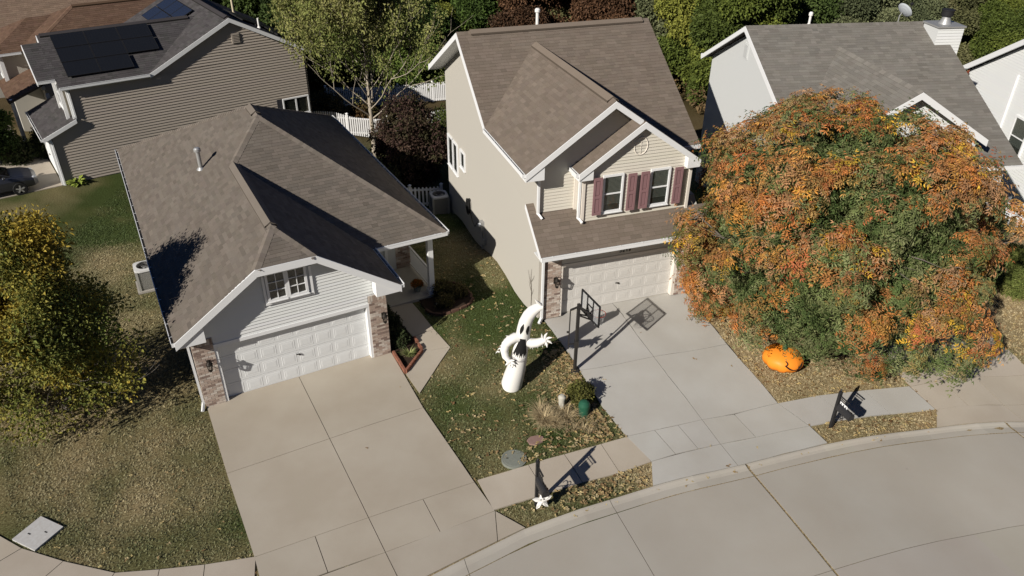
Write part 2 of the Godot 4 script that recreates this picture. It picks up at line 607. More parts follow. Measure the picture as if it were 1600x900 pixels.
# bricks on the faces of a pier x0..x1, z0..z1, up to top: faces front, left, right as asked
func brick_pier(house: Node3D, x0: float, x1: float, z0: float, z1: float, top: float, sides: String) -> void:
	var core := MB.new()
	core.at(Vector3((x0 + x1) / 2, top / 2, (z0 + z1) / 2), Vector3(x1 - x0, top, z1 - z0))
	var pier := part(house, "brick_pier", core, M.mortar)
	var mb := MB.new()
	var cols := [Color(.50, .40, .335), Color(.56, .47, .40), Color(.62, .545, .475), Color(.46, .36, .30), Color(.30, .225, .19), Color(.68, .62, .55)]
	for s in sides:
		var x: Transform3D
		var a: float; var b: float
		if s == "f": x = front(z1); a = x0; b = x1
		elif s == "l": x = left_(x0); a = z0; b = z1
		else: x = right_(x1); a = -z1; b = -z0
		var row := 0
		var y := 0.0
		while y < top - .03:
			var soldier := y > top - .24 and s == "f" and top > 2.2
			var h := 0.066 if not soldier else minf(0.2, top - y)
			var bw := .203 if not soldier else .075
			var u := a - (0.1 if row % 2 and not soldier else 0.0)
			while u < b:
				var l := maxf(u, a); var r := minf(u + bw - .011, b)
				if r - l > .03:
					var c: Color = cols[rng.randi_range(0, 5)] * rr(.88, 1.1)
					mb.box(x * Transform3D(Basis.IDENTITY, Vector3((l + r) / 2, y + h / 2, rr(0.001, .004))), Vector3(r - l, h, .018), c)
				u += bw
			y += h + .011
			row += 1
	part(pier, "bricks", mb, M.brick, "stuff")

# a sectional garage door with raised panels, its foot at the plane's u0..u1
func garage_door(house: Node3D, x: Transform3D, u0: float, u1: float, h: float, m: Material) -> void:
	var d := group_node(house, "garage_door", x)
	var slab_ := MB.new()
	var sec := h / 4
	for k in 4:
		slab_.at(Vector3((u0 + u1) / 2, sec * (k + .5), -.03), Vector3(u1 - u0, sec - .012, .05))
	slab_.at(Vector3((u0 + u1) / 2, h / 2, -.065), Vector3(u1 - u0, h, .02), Color(.5, .5, .5))
	part(d, "door_leaf", slab_, m)
	var w := (u1 - u0) / 8
	var pm := MB.new()
	var a := w / 2 - .055; var b := sec / 2 - .085
	# a moulding round a raised field
	for q in [[a, b, -.005, a - .012, b - .012, .0015], [a - .012, b - .012, .0015, a - .035, b - .035, -.002], [a - .035, b - .035, -.002, a - .085, b - .085, .003]]:
		var o := [Vector3(-q[0], -q[1], q[2]), Vector3(q[0], -q[1], q[2]), Vector3(q[0], q[1], q[2]), Vector3(-q[0], q[1], q[2])]
		var i := [Vector3(-q[3], -q[4], q[5]), Vector3(q[3], -q[4], q[5]), Vector3(q[3], q[4], q[5]), Vector3(-q[3], q[4], q[5])]
		for k in 4:
			pm.quad(o[k], o[(k + 1) % 4], i[(k + 1) % 4], i[k])
	var c := a - .085; var e := b - .085
	pm.quad(Vector3(-c, -e, .003), Vector3(c, -e, .003), Vector3(c, e, .003), Vector3(-c, e, .003))
	var shared := pm.mesh()
	for k in 4:
		for i in 8:
			var o := part(d, "door_panel", shared, m)
			o.position = Vector3(u0 + w * (i + .5), sec * (k + .5), 0)
	var hd := MB.new()
	hd.at(Vector3((u0 + u1) / 2, sec * 1.75, .03), Vector3(.12, .025, .025))
	hd.ball(Transform3D(Basis.IDENTITY, Vector3((u0 + u1) / 2 + .05, sec * 1.68, .03)), Vector3(.03, .03, .03), Color.WHITE, 5, 8)
	part(d, "handle", hd, M.iron)

# a window whose glass fills u0..u1, v0..v1; cols x rows of panes, sashes one above the other when double
func window(house: Node3D, x: Transform3D, u0: float, v0: float, u1: float, v1: float, cols: int, rows: int, m: Material, fr := .07, blind := false, mullions := .022) -> Node3D:
	var mb := MB.new()
	var cu := (u0 + u1) / 2; var cv := (v0 + v1) / 2
	for s in [-1.0, 1.0]:
		mb.at(Vector3(cu + s * ((u1 - u0) / 2 + fr / 2), cv, .03), Vector3(fr, v1 - v0 + 2 * fr, .075))
		mb.at(Vector3(cu, cv + s * ((v1 - v0) / 2 + fr / 2), .031), Vector3(u1 - u0, fr, .073))
	mb.at(Vector3(cu, v0 - fr - .015, .045), Vector3(u1 - u0 + 2 * fr + .05, .03, .10))
	var w := Node3D.new()
	w.name = "window"
	w.transform = x
	house.add_child(w, true)
	part(w, "frame", mb, m)
	var bars := MB.new()
	for i in range(1, cols):
		bars.at(Vector3(lerpf(u0, u1, float(i) / cols), cv, .038), Vector3(mullions, v1 - v0, .03))
	for j in range(1, rows):
		bars.at(Vector3(cu, lerpf(v0, v1, float(j) / rows), .036), Vector3(u1 - u0, mullions if not blind else .045, .03))
	if cols > 1 or rows > 1: part(w, "glazing_bars", bars, m)
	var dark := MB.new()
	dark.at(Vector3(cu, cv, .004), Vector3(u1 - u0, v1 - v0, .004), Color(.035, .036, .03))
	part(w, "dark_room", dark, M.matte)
	if blind:
		var bl := MB.new()
		var y := v1 - .03
		var to := v0 + (v1 - v0) * .5
		while y > to - .4:
			bl.box(Transform3D(Basis(Vector3.RIGHT, .5), Vector3(cu, y, .014)), Vector3(u1 - u0 - .03, .036, .003), Color(.33, .36, .31) if y > to else Color(.21, .24, .21))
			y -= .043
		part(w, "blind", bl, M.matte, "stuff")
	for i in cols:
		for j in rows:
			var pn := MB.new()
			var a := lerpf(u0, u1, float(i) / cols); var b := lerpf(u0, u1, float(i + 1) / cols)
			var c := lerpf(v0, v1, float(j) / rows); var d := lerpf(v0, v1, float(j + 1) / rows)
			pn.at(Vector3((a + b) / 2, (c + d) / 2, .028), Vector3(b - a - .004, d - c - .004, .004))
			part(w, "pane", pn, M.glass)
	return w

func shutter(house: Node3D, x: Transform3D, u0: float, v0: float, u1: float, v1: float) -> void:
	var mb := MB.new()
	var w := u1 - u0
	for q in [[u0 + .035, (v0 + v1) / 2, .07, v1 - v0], [u1 - .035, (v0 + v1) / 2, .07, v1 - v0]]:
		mb.at(Vector3(q[0], q[1], .045), Vector3(q[2], q[3], .04))
	for y in [v0 + .05, (v0 + v1) / 2 - .02, v1 - .05]:
		mb.at(Vector3((u0 + u1) / 2, y, .0445), Vector3(w - .14, .1, .039))
	mb.at(Vector3((u0 + u1) / 2, (v0 + v1) / 2, .03), Vector3(w - .1, v1 - v0 - .06, .02))
	for q in [[v0 + .1, (v0 + v1) / 2 - .07], [(v0 + v1) / 2 + .03, v1 - .1]]:
		mb.at(Vector3((u0 + u1) / 2, (q[0] + q[1]) / 2, .043), Vector3(w - .19, q[1] - q[0] - .06, .02))
	part(house, "shutter", mb, M.shutter)

# a carriage lantern on a scrolled arm
func lantern(house: Node3D, x: Transform3D, u: float, v: float) -> void:
	var o := group_node(house, "wall_lantern", x * Transform3D(Basis.IDENTITY, Vector3(u, v, 0)))
	var a := MB.new()
	a.at(Vector3(0, -.02, .015), Vector3(.11, .24, .03))
	var path: Array = []
	for i in 9:
		var t := i / 8.0
		path.append(Vector3(0, .02 + .16 * sin(t * PI), .03 + t * .17))
	a.tube(path, [.012, .012, .012, .012, .012, .012, .012, .012, .012], 6)
	a.tube([Vector3(0, -.1, .03), Vector3(0, -.16, .09), Vector3(0, -.1, .14)], [.01, .012, .008], 6)
	part(o, "bracket", a, M.iron)
	var c := MB.new()
	var z := .2
	c.lathe(Transform3D(Basis.IDENTITY, Vector3(0, 0, z)), [Vector2(0, .2), Vector2(.02, .2), Vector2(.03, .15), Vector2(.105, .07), Vector2(.105, .05), Vector2(0, .05)].map(func(q): return q) , 6)
	for k in 6:
		var t := TAU * k / 6
		c.beam(Vector3(.085 * cos(t), .05, z + .085 * sin(t)), Vector3(.055 * cos(t), -.18, z + .055 * sin(t)), .014, .014)
	c.lathe(Transform3D(Basis.IDENTITY, Vector3(0, -.24, z)), [Vector2(0, 0), Vector2(.03, .02), Vector2(.062, .05), Vector2(.062, .065), Vector2(0, .065)], 6)
	part(o, "cage", c, M.iron)
	var g := MB.new()
	g.lathe(Transform3D(Basis.IDENTITY, Vector3(0, -.18, z)), [Vector2(.05, 0), Vector2(.078, .23)], 6)
	part(o, "lamp_glass", g, M.glass)

func ac_unit(called: String, label: String, x: Transform3D, s := 0.86, h := 0.82) -> Node3D:
	var t := thing(called, label, "air conditioner", x, "outdoor cooling units beside the houses")
	var a := MB.new()
	a.at(Vector3(0, .04, 0), Vector3(s + .12, .08, s + .12), Color(.9, .9, .9))
	part(t, "pad", a, M.concrete_grey)
	var b := MB.new()
	for k in 4:
		var q := Transform3D(Basis(Vector3.UP, k * PI / 2), Vector3.ZERO)
		b.box(q * Transform3D(Basis.IDENTITY, Vector3(0, .08 + h / 2, s / 2 - .05)), Vector3(s - .12, h, .02), Color(.5, .5, .5))
		b.box(q * Transform3D(Basis.IDENTITY, Vector3(s / 2 - .05, .08 + h / 2, s / 2 - .05)), Vector3(.09, h, .09))
		var y := .14
		while y < h:
			b.box(q * Transform3D(Basis(Vector3.RIGHT, .5), Vector3(0, y + .03, s / 2 - .035)), Vector3(s - .13, .03, .006))
			y += .04
	part(t, "louvred_case", b, M.ac_case)
	var c := MB.new()
	var ring: Array = []
	for k in 25:
		var an := TAU * k / 24
		ring.append(an)
	var top := .08 + h
	for k in 24:
		var a0: float = ring[k]; var a1: float = ring[k + 1]
		var f := func(an: float, r: float) -> Vector3: return Vector3(cos(an), 0, sin(an)) * r
		var sq := func(an: float) -> Vector3:
			var cx := cos(an); var cz := sin(an)
			var w: float = pow(pow(absf(cx), 6) + pow(absf(cz), 6), -1.0 / 6) * s / 2
			return Vector3(cx, 0, cz) * w
		var i0: Vector3 = f.call(a0, s * .37); var i1: Vector3 = f.call(a1, s * .37)
		var o0: Vector3 = sq.call(a0); var o1: Vector3 = sq.call(a1)
		var y := Vector3(0, top + .05, 0); var y0 := Vector3(0, top - .02, 0); var ym := Vector3(0, top + .07, 0)
		c.quad(i0 + ym, i1 + ym, o1 * .97 + y, o0 * .97 + y)
		c.quad(o0 * .97 + y, o1 * .97 + y, o1 + y0, o0 + y0)
		c.quad(i1 + ym, i0 + ym, i0 + Vector3(0, top - .1, 0), i1 + Vector3(0, top - .1, 0), Color(.6, .6, .6))
	part(t, "top_cover", c, M.ac_top)
	var g := MB.new()
	for k in 9:
		var r := s * .37 * (k + 1) / 9.0
		var path: Array = []; var rad: Array = []
		for i in 21:
			path.append(Vector3(cos(TAU * i / 20) * r, top + .045, sin(TAU * i / 20) * r)); rad.append(.004)
		g.tube(path, rad, 4, Color.WHITE, false)
	for k in 8:
		var an := TAU * k / 8
		g.beam(Vector3(0, top + .045, 0), Vector3(cos(an) * s * .37, top + .045, sin(an) * s * .37), .008, .008)
	part(t, "fan_guard", g, M.iron)
	var fan := MB.new()
	for k in 4:
		var q := Transform3D(Basis(Vector3.UP, k * PI / 2 + .4) * Basis(Vector3.RIGHT, .35), Vector3(0, top - .06, 0))
		fan.box(q * Transform3D(Basis.IDENTITY, Vector3(s * .18, 0, 0)), Vector3(s * .3, .006, .16))
	fan.lathe(Transform3D(Basis.IDENTITY, Vector3(0, top - .1, 0)), [Vector2(.09, 0), Vector2(.09, .08), Vector2(0, .1)], 12)
	part(t, "fan", fan, M.ac_top)
	return t

func roof_pipe(house: Node3D, called: String, at: Vector3, h: float, r: float, m: Material, cap := true) -> void:
	var o := group_node(house, called, Transform3D(Basis.IDENTITY, at))
	var mb := MB.new()
	mb.lathe(Transform3D.IDENTITY, [Vector2(r, -.15), Vector2(r, h)], 14)
	mb.lathe(Transform3D.IDENTITY, [Vector2(r * 2.2, .02), Vector2(r * 1.15, .12)], 14)
	part(o, "pipe", mb, m)
	if cap:
		var c := MB.new()
		c.lathe(Transform3D(Basis.IDENTITY, Vector3(0, h, 0)), [Vector2(r, -.04), Vector2(r * 1.7, -.02), Vector2(r * 1.7, .07), Vector2(r * 1.1, .12), Vector2(0, .13)], 14)
		part(o, "rain_cap", c, m)

# the outline board and boxed end of a gable's rake in the plane of x
func rake(house: Node3D, x: Transform3D, a: Vector2, b: Vector2, m: Material, h := .2, z0 := -.02, z1 := .03, drop := 0.02) -> void:
	var mb := MB.new()
	mb.prism(x, P([a.x, a.y + drop, a.x, a.y - h, b.x, b.y - h, b.x, b.y + drop]), z0, z1)
	part(house, "rake_board", mb, m)

func house1() -> void:
	var H := thing("ranch_house", "single-storey house with grey-brown hip roof, white clapboard gable and white garage door", "house", F1)
	var o := .43; var he := 2.919; var s := .675
	# walls
	var w := wall(H, front(-.05), P([0, 2.3, 6.14, 2.3, 6.14, 2.75, 3.9, 4.45, 2.24, 4.45, 0, 2.75]), M.white_wall, .2)
	siding(w, front(-.05), P([.02, 2.52, .62, 2.52, .62, 2.24, 5.52, 2.24, 5.52, 2.52, 6.12, 2.52, 6.12, 3.05, 4.0, 4.48, 2.14, 4.48, .02, 3.05]), M.white_siding, .112, .012, .032)
	var core := MB.new()
	core.prism(front(0), P([.02, 0, 6.12, 0, 6.12, 2.85, 3.9, 4.4, 2.24, 4.4, .02, 2.85]), -6.0, -.45, Color(.9, .9, .9))
	core.at(Vector3(4.49, 1.4, -10.6), Vector3(8.96, 2.9, 11.0))
	core.at(Vector3(3.1, 1.4, -4.9), Vector3(6.1, 2.9, 2.4))
	part(H, "wall", core, M.white_wall)
	brick_pier(H, 0, .6, -.42, 0, 2.52, "fl")
	brick_pier(H, 5.54, 6.14, -.42, 0, 2.52, "fr")
	garage_door(H, front(-.2), .69, 5.45, 2.14, M.white_door)
	var tr := MB.new()
	tr.at(Vector3(3.07, 2.19, -.10), Vector3(4.94, .12, .2))
	tr.at(Vector3(.645, 1.07, -.11), Vector3(.09, 2.14, .2)); tr.at(Vector3(5.495, 1.07, -.11), Vector3(.09, 2.14, .2))
	part(H, "door_casing", tr, M.trim)
	lantern(H, front(0), .36, 1.68); lantern(H, front(0), 5.98, 1.68)
	# the pair of gable windows
	var wx := front(-.012)
	for u in [2.5, 3.12]:
		window(H, wx, u, 3.34, u + .48, 4.2, 2, 3, M.trim, .075)
	var cs := MB.new()
	cs.at(Vector3(3.09, 3.2, .02), Vector3(1.5, .09, .05)); cs.at(Vector3(3.8, 3.7, .01), Vector3(.08, .95, .05)); cs.at(Vector3(2.37, 3.7, .01), Vector3(.08, .95, .05))
	var csn := part(H, "window_surround", cs, M.trim); csn.transform = wx
	# roof
	var A := Vector3(-o, he, .403); var B := Vector3(2.16, 4.668, .403); var C := Vector3(3.07, 5.267, -.992); var D := Vector3(3.05, 5.267, -6.53)
	var E := Vector3(4.49, 6.24, -8.287); var G := Vector3(4.49, 6.24, -9.58); var K := Vector3(-o, he, -16.335)
	var B2 := Vector3(3.98, 4.668, .403); var A2 := Vector3(6.57, he, .403); var V := Vector3(6.57, he, -2.304); var Q := Vector3(9.41, he, -2.304); var R2 := Vector3(9.41, he, -16.335)
	var base := Color(.190, .170, .148)
	var r := roof(H, [[A, B, C, D, E, G, K], [A2, V, D, C, B2], [B, B2, C], [V, Q, E, D], [Q, R2, G, E], [R2, K, G]], M.shingle, M.deck, base, .24, 300)
	var nl := Vector3(-s, 1, 0).normalized(); var nr := Vector3(s, 1, 0).normalized(); var nf := Vector3(0, 1, .555).normalized(); var nj := Vector3(0, 1, .43).normalized(); var nb := Vector3(0, 1, -.49).normalized()
	caps(r, C, B, nl, nj, M.shingle, base * 1.15); caps(r, C, B2, nr, nj, M.shingle, base * 1.15); caps(r, E, D, nl, nf, M.shingle, base * 1.15); caps(r, E, Q, nr, nf, M.shingle, base * 1.15)
	caps(r, G, K, nl, nb, M.shingle, base * 1.15); caps(r, G, R2, nr, nb, M.shingle, base * 1.15)
	caps(r, D, C, nl, nr, M.shingle, base * 1.15); caps(r, G, E, nl, nr, M.shingle, base * 1.15)
	ridge_vent(r, D.lerp(C, .03), C.lerp(D, .02), s, M.shingle, base * 1.2)
	ridge_vent(r, G, E.lerp(G, .25), s, M.shingle, base * 1.2)
	gutter(H, A + Vector3(.02, 0, 0), K, Vector3.LEFT, M.trim)
	gutter(H, A2, V + Vector3(0, 0, -.02), Vector3.RIGHT, M.trim)
	gutter(H, V + Vector3(.1, 0, 0), Q, Vector3.BACK, M.trim)
	gutter(H, Q, R2, Vector3.RIGHT, M.trim)
	var fx := front(.403)
	rake(H, fx, Vector2(-o, he - .03), Vector2(2.16, 4.66), M.trim, .24)
	rake(H, fx, Vector2(2.16, 4.66), Vector2(3.98, 4.66), M.trim, .22)
	rake(H, fx, Vector2(3.98, 4.66), Vector2(6.57, he - .03), M.trim, .24)
	for q in [[-o, 2.66, .42, 2.66, .42, 3.3, -o, 2.8], [6.57, 2.66, 5.72, 2.66, 5.72, 3.3, 6.57, 2.8]]:
		var bx := MB.new()
		bx.prism(front(0), P(q), 0.0, .38)
		part(H, "boxed_eave", bx, M.trim)
	# soffit under the porch and the porch itself
	var sf := MB.new()
	sf.at(Vector3(7.9, 2.74, -3.75), Vector3(2.9, .03, 2.9)); sf.at(Vector3(7.9, 2.83, -2.45), Vector3(2.9, .2, .06)); sf.at(Vector3(9.25, 2.83, -9.2), Vector3(.05, .2, 13.6))
	part(H, "soffit", sf, M.trim)
	var pw := MB.new()
	pw.at(Vector3(7.6, 1.4, -5.25), Vector3(2.8, 2.8, .2))
	part(H, "wall", pw, M.cream_wall)
	brick_pier(H, 8.35, 8.98, -5.3, -5.1, 2.7, "f")
	var dr := MB.new()
	dr.at(Vector3(6.95, 1.2, -5.12), Vector3(.95, 2.05, .06), Color(.10, .085, .06))
	part(H, "front_door", dr, M.matte)
	var dc := MB.new()
	dc.at(Vector3(7.49, 1.22, -5.11), Vector3(.1, 2.15, .1)); dc.at(Vector3(7.95, 1.3, -5.1), Vector3(.12, 2.5, .1)); dc.at(Vector3(6.4, 1.22, -5.11), Vector3(.1, 2.15, .1)); dc.at(Vector3(6.95, 2.28, -5.11), Vector3(1.2, .1, .1))
	part(H, "door_casing", dc, M.trim)
	var fl := MB.new()
	fl.prism(Transform3D(Basis(Vector3.RIGHT, Vector3.FORWARD, Vector3.UP), Vector3.ZERO), P([6.16, 2.6, 9.15, 2.6, 9.15, 5.2, 6.16, 5.2]), -.2, .15)
	part(H, "porch_floor", fl, M.concrete_grey)
	var col := MB.new()
	col.at(Vector3(8.9, 1.48, -2.8), Vector3(.2, 2.5, .2)); col.at(Vector3(8.9, .24, -2.8), Vector3(.3, .18, .3)); col.at(Vector3(8.9, 2.66, -2.8), Vector3(.28, .12, .28)); col.at(Vector3(8.9, .38, -2.8), Vector3(.25, .1, .25))
	part(H, "porch_column", col, M.trim)
	var rl := MB.new()
	rl.beam(Vector3(8.95, 1.05, -2.9), Vector3(8.95, 1.05, -5.1), .07, .05); rl.beam(Vector3(8.95, .27, -2.9), Vector3(8.95, .27, -5.1), .05, .05)
	var rail := part(H, "railing", rl, M.trim)
	var bal := MB.new()
	bal.at(Vector3.ZERO, Vector3(.035, .76, .035))
	var bm := bal.mesh()
	for k in 19:
		part(rail, "baluster", bm, M.trim).position = Vector3(8.95, .66, -3.0 - k * .11)
	roof_pipe(H, "vent_pipe", Vector3(2.1, 4.6, -8.05), .75, .075, M.galvanised)
	downspout(H, [Vector3(-.42, 2.8, .3), Vector3(-.1, 2.55, -.1), Vector3(-.06, .18, -.1), Vector3(-.14, .06, .12)], M.trim)

func gable_prism(H: Node3D, called: String, x: Transform3D, poly: Array, z0: float, z1: float, m: Material) -> MeshInstance3D:
	var mb := MB.new()
	mb.prism(x, P(poly), z0, z1)
	return part(H, called, mb, m)

func house2() -> void:
	var H := thing("two_storey_house", "two-storey cream house with brown shingle roof, twin front gables and maroon shutters", "house", F2)
	# bodies: the main one in profile, the front wing, the bay, the garage
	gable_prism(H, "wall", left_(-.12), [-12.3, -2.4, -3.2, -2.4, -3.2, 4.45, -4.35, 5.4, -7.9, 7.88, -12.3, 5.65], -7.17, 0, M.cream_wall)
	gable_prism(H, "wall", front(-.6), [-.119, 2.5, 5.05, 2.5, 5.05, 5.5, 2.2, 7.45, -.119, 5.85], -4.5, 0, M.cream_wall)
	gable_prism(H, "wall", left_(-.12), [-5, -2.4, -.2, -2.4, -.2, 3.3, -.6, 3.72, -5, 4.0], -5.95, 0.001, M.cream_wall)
	var bay := gable_prism(H, "wall", front(-.154), [1.272, 2.9, 5.28, 2.9, 5.28, 5.3, 3.25, 6.72, 1.272, 5.38], -.6, 0, M.cream_wall)
	siding(bay, front(-.154), P([1.36, 3.56, 5.19, 3.56, 5.19, 5.42, 3.25, 6.78, 1.36, 5.48]), M.cream_siding, .112, .010, .03)
	var up := gable_prism(H, "wall", front(-.59), [-.1, 3.8, 1.26, 3.8, 1.26, 6.4, .9, 6.6, -.1, 5.9], -.1, 0, M.cream_wall)
	siding(up, front(-.585), P([0, 3.9, 1.17, 3.9, 1.17, 5.55, 4.4, 5.55, 2.2, 7.4, -.1, 5.8]), M.cream_siding, .112, .010, .03)
	var gar := gable_prism(H, "wall", front(-.05), [.6, 1.98, 5.2, 1.98, 5.2, 2.9, .6, 2.9], -.18, 0, M.cream_wall)
	siding(gar, front(-.05), P([.62, 2.1, 5.18, 2.1, 5.18, 2.85, .62, 2.85]), M.cream_siding, .112, .010, .03)
	var cb := MB.new()
	for q in [[-.06, 4.75, -.555, 1.75], [1.22, 4.5, -.555, 1.3], [1.318, 4.45, -.118, 1.9], [5.235, 4.45, -.118, 1.9]]:
		cb = MB.new()
		cb.at(Vector3(q[0], q[1], q[2]), Vector3(.1, q[3], .07))
		part(H, "corner_board", cb, M.cream_trim)
	brick_pier(H, 0.0, .63, -.45, 0, 2.62, "fl")
	brick_pier(H, 5.16, 5.79, -.45, 0, 2.62, "fr")
	garage_door(H, front(-.18), .69, 5.05, 1.98, M.cream_door)
	var tr := MB.new()
	tr.at(Vector3(2.9, 2.04, -.09), Vector3(4.5, .1, .2)); tr.at(Vector3(.66, 1.0, -.1), Vector3(.06, 2, .2)); tr.at(Vector3(5.1, 1.0, -.1), Vector3(.12, 2, .2))
	part(H, "door_casing", tr, M.cream_trim)
	lantern(H, front(0), .4, 1.55)
	# house number
	var num := group_node(H, "house_number", front(-.03))
	var f := SystemFont.new()
	f.font_names = PackedStringArray(["Droid Sans"])
	var k := 0
	for ch in "3219":
		var tm := TextMesh.new()
		tm.text = ch; tm.font = f; tm.font_size = 16; tm.pixel_size = .0105; tm.depth = .02
		var d := MeshInstance3D.new()
		d.name = "numeral"; d.mesh = tm; d.material_override = M.iron
		num.add_child(d, true)
		d.position = Vector3(2.82 + k * .115, 2.26, .03)
		k += 1
	# windows and shutters of the bay
	var bx := front(-.118)
	window(H, bx, 2.05, 3.86, 2.66, 5.08, 1, 2, M.trim, .065, true)
	window(H, bx, 3.78, 3.86, 4.39, 5.08, 1, 2, M.trim, .065, true)
	for u in [1.6, 2.83, 3.3, 4.55]:
		shutter(H, bx, u, 3.82, u + .31, 5.15)
	# round attic vent
	var av := MB.new()
	var ring: Array = []; var rad: Array = []
	for i in 25:
		ring.append(Vector3(cos(TAU * i / 24) * .24, sin(TAU * i / 24) * .30, 0)); rad.append(.018)
	av.tube(ring, rad, 6, Color.WHITE, false)
	av.at(Vector3(0, 0, 0), Vector3(.012, .58, .012)); av.at(Vector3(0, 0, 0), Vector3(.46, .012, .012))
	part(H, "attic_vent", av, M.cream_trim).transform = front(-.125) * Transform3D(Basis.IDENTITY, Vector3(3.27, 6.0, 0))
	# side windows
	window(H, left_(-.12), -13.0 + 1.0, 1.15, -11.25, 2.5, 1, 1, M.trim, .07)
	window(H, left_(-.12), -12.05 + 1.0 - .14, 1.15, -10.5, 2.5, 1, 1, M.trim, .07)
	window(H, left_(-.12), -9.9, 1.85, -9.3, 2.55, 1, 1, M.trim, .06)
	# roof
	var rv := Vector3(2.2, 7.62, -7.28); var el := Vector3(-.73, 5.569, -4.35); var er := Vector3(5.45, 5.345, -4.03)
	var pk := Vector3(2.2, 7.62, -.018)
	var base := Color(.226, .192, .160)
	var r := roof(H, [
		[el, rv, er, Vector3(5.45, 4.55, -2.895), Vector3(7.315, 4.55, -2.895), Vector3(7.315, 8.055, -7.902), Vector3(-.73, 8.055, -7.902)],
		[Vector3(7.315, 5.55, -12.725), Vector3(-.73, 5.55, -12.725), Vector3(-.73, 8.055, -7.902), Vector3(7.315, 8.055, -7.902)],
		[el, Vector3(-.73, 5.569, -.018), pk, rv],
		[Vector3(5.45, 5.345, -.018), er, rv, pk],
		[Vector3(1.05, 5.389, .08), Vector3(3.25, 6.885, .08), Vector3(3.25, 6.885, -.58), Vector3(1.05, 5.389, -.58)],
		[Vector3(3.25, 6.885, .08), Vector3(5.45, 5.345, .08), Vector3(5.45, 5.345, -.016), Vector3(3.25, 6.885, -.016)],
		[Vector3(-.4, 2.899, .668), Vector3(6.05, 2.899, .668), Vector3(6.05, 3.548, -.153), Vector3(1.27, 3.548, -.153), Vector3(1.27, 3.90, -.598), Vector3(-.12, 3.90, -.598), Vector3(-.12, 4.118, -.875), Vector3(-.4, 4.118, -.875)]],
		M.shingle, M.deck, base, .20, 300)
	var nf := Vector3(0, 1, .7).normalized(); var nb := Vector3(0, 1, -.52).normalized(); var nl := Vector3(-.7, 1, 0).normalized(); var nr := Vector3(.7, 1, 0).normalized()
	caps(r, Vector3(-.73, 8.055, -7.902), Vector3(7.315, 8.055, -7.902), nf, nb, M.shingle, base * 1.05)
	ridge_vent(r, Vector3(-.2, 8.055, -7.902), Vector3(7.0, 8.055, -7.902), .6, M.shingle, base * 1.15)
	caps(r, rv, pk, nl, nr, M.shingle, base * 1.1)
	ridge_vent(r, rv + Vector3(0, 0, .15), pk - Vector3(0, 0, .25), .68, M.shingle, base * 1.15)
	# rakes, gutters, boxed eaves
	rake(H, front(-.018), Vector2(-.73, 5.54), Vector2(2.2, 7.6), M.trim, .2); rake(H, front(-.018), Vector2(2.2, 7.6), Vector2(3.2, 6.9), M.trim, .2)
	rake(H, front(.08), Vector2(1.05, 5.36), Vector2(3.25, 6.865), M.trim, .2); rake(H, front(.08), Vector2(3.25, 6.865), Vector2(5.45, 5.325), M.trim, .2)
	var lx := left_(-.73)
	rake(H, lx, Vector2(-12.72, 5.52), Vector2(-7.9, 8.03), M.trim, .2); rake(H, lx, Vector2(-7.9, 8.03), Vector2(-4.36, 5.55), M.trim, .2)
	var so := MB.new()
	so.prism(left_(-.12), P([-12.7, 5.38, -7.9, 7.88, -4.36, 5.4, -4.36, 5.36, -7.9, 7.84, -12.7, 5.34]), 0, .6)
	so.at(Vector3(-.42, 5.38, -2.2), Vector3(.6, .03, 4.3))
	part(H, "soffit", so, M.trim)
	for q in [[-.73, 5.3, -.1, 5.3, -.1, 5.92, -.73, 5.47], [1.05, 5.12, 1.55, 5.12, 1.55, 5.66, 1.05, 5.3], [5.45, 5.08, 4.98, 5.08, 4.98, 5.58, 5.45, 5.26]]:
		gable_prism(H, "boxed_eave", front(-.15), q, -.42, .13 if q[0] < 0 else .225, M.trim)
	gutter(H, el + Vector3(0, 0, .1), Vector3(-.73, 5.569, -.04), Vector3.LEFT, M.trim)
	gutter(H, Vector3(-.73, 5.55, -12.725), Vector3(7.3, 5.55, -12.725), Vector3.FORWARD, M.trim)
	gutter(H, Vector3(1.05, 5.389, -.56), Vector3(1.05, 5.389, .06), Vector3.LEFT, M.trim)
	gutter(H, Vector3(-.4, 2.899, .668), Vector3(6.05, 2.899, .668), Vector3.BACK, M.trim)
	gutter(H, Vector3(5.45, 4.55, -2.895), Vector3(7.3, 4.55, -2.895), Vector3.BACK, M.trim)
	var fs := MB.new()
	fs.at(Vector3(2.83, 2.72, .3), Vector3(6.4, .03, .7)); fs.at(Vector3(2.83, 2.80, .62), Vector3(6.4, .16, .03))
	part(H, "soffit", fs, M.trim)
	rake(H, left_(-.4), Vector2(-.87, 4.09), Vector2(.66, 2.88), M.trim, .12)
	downspout(H, [Vector3(-.62, 5.5, -.1), Vector3(-.1, 5.15, -.5), Vector3(-.1, 3.9, -.5), Vector3(-.02, 3.78, -.36)], M.trim)
	downspout(H, [Vector3(1.0, 5.32, 0), Vector3(1.2, 5.05, -.16), Vector3(1.2, 3.7, -.16), Vector3(1.28, 3.6, -.02)], M.trim)
	downspout(H, [Vector3(-.25, 2.82, .62), Vector3(-.06, 2.7, .3), Vector3(-.07, 2.5, .06), Vector3(-.07, .1, .06), Vector3(-.2, .02, .2)], M.trim)
	roof_pipe(H, "vent_pipe", Vector3(2.9, 7.55, -8.9), .85, .065, M.white_pipe)
	# attic vent on the side wall
	var sv := MB.new()
	sv.lathe(Transform3D(Basis(Vector3.BACK, PI / 2), Vector3(-.11, 6.9, -8.2)), [Vector2(.26, 0), Vector2(.26, .03), Vector2(.2, .05), Vector2(0, .045)], 16)
	part(H, "attic_vent", sv, M.cream_wall)

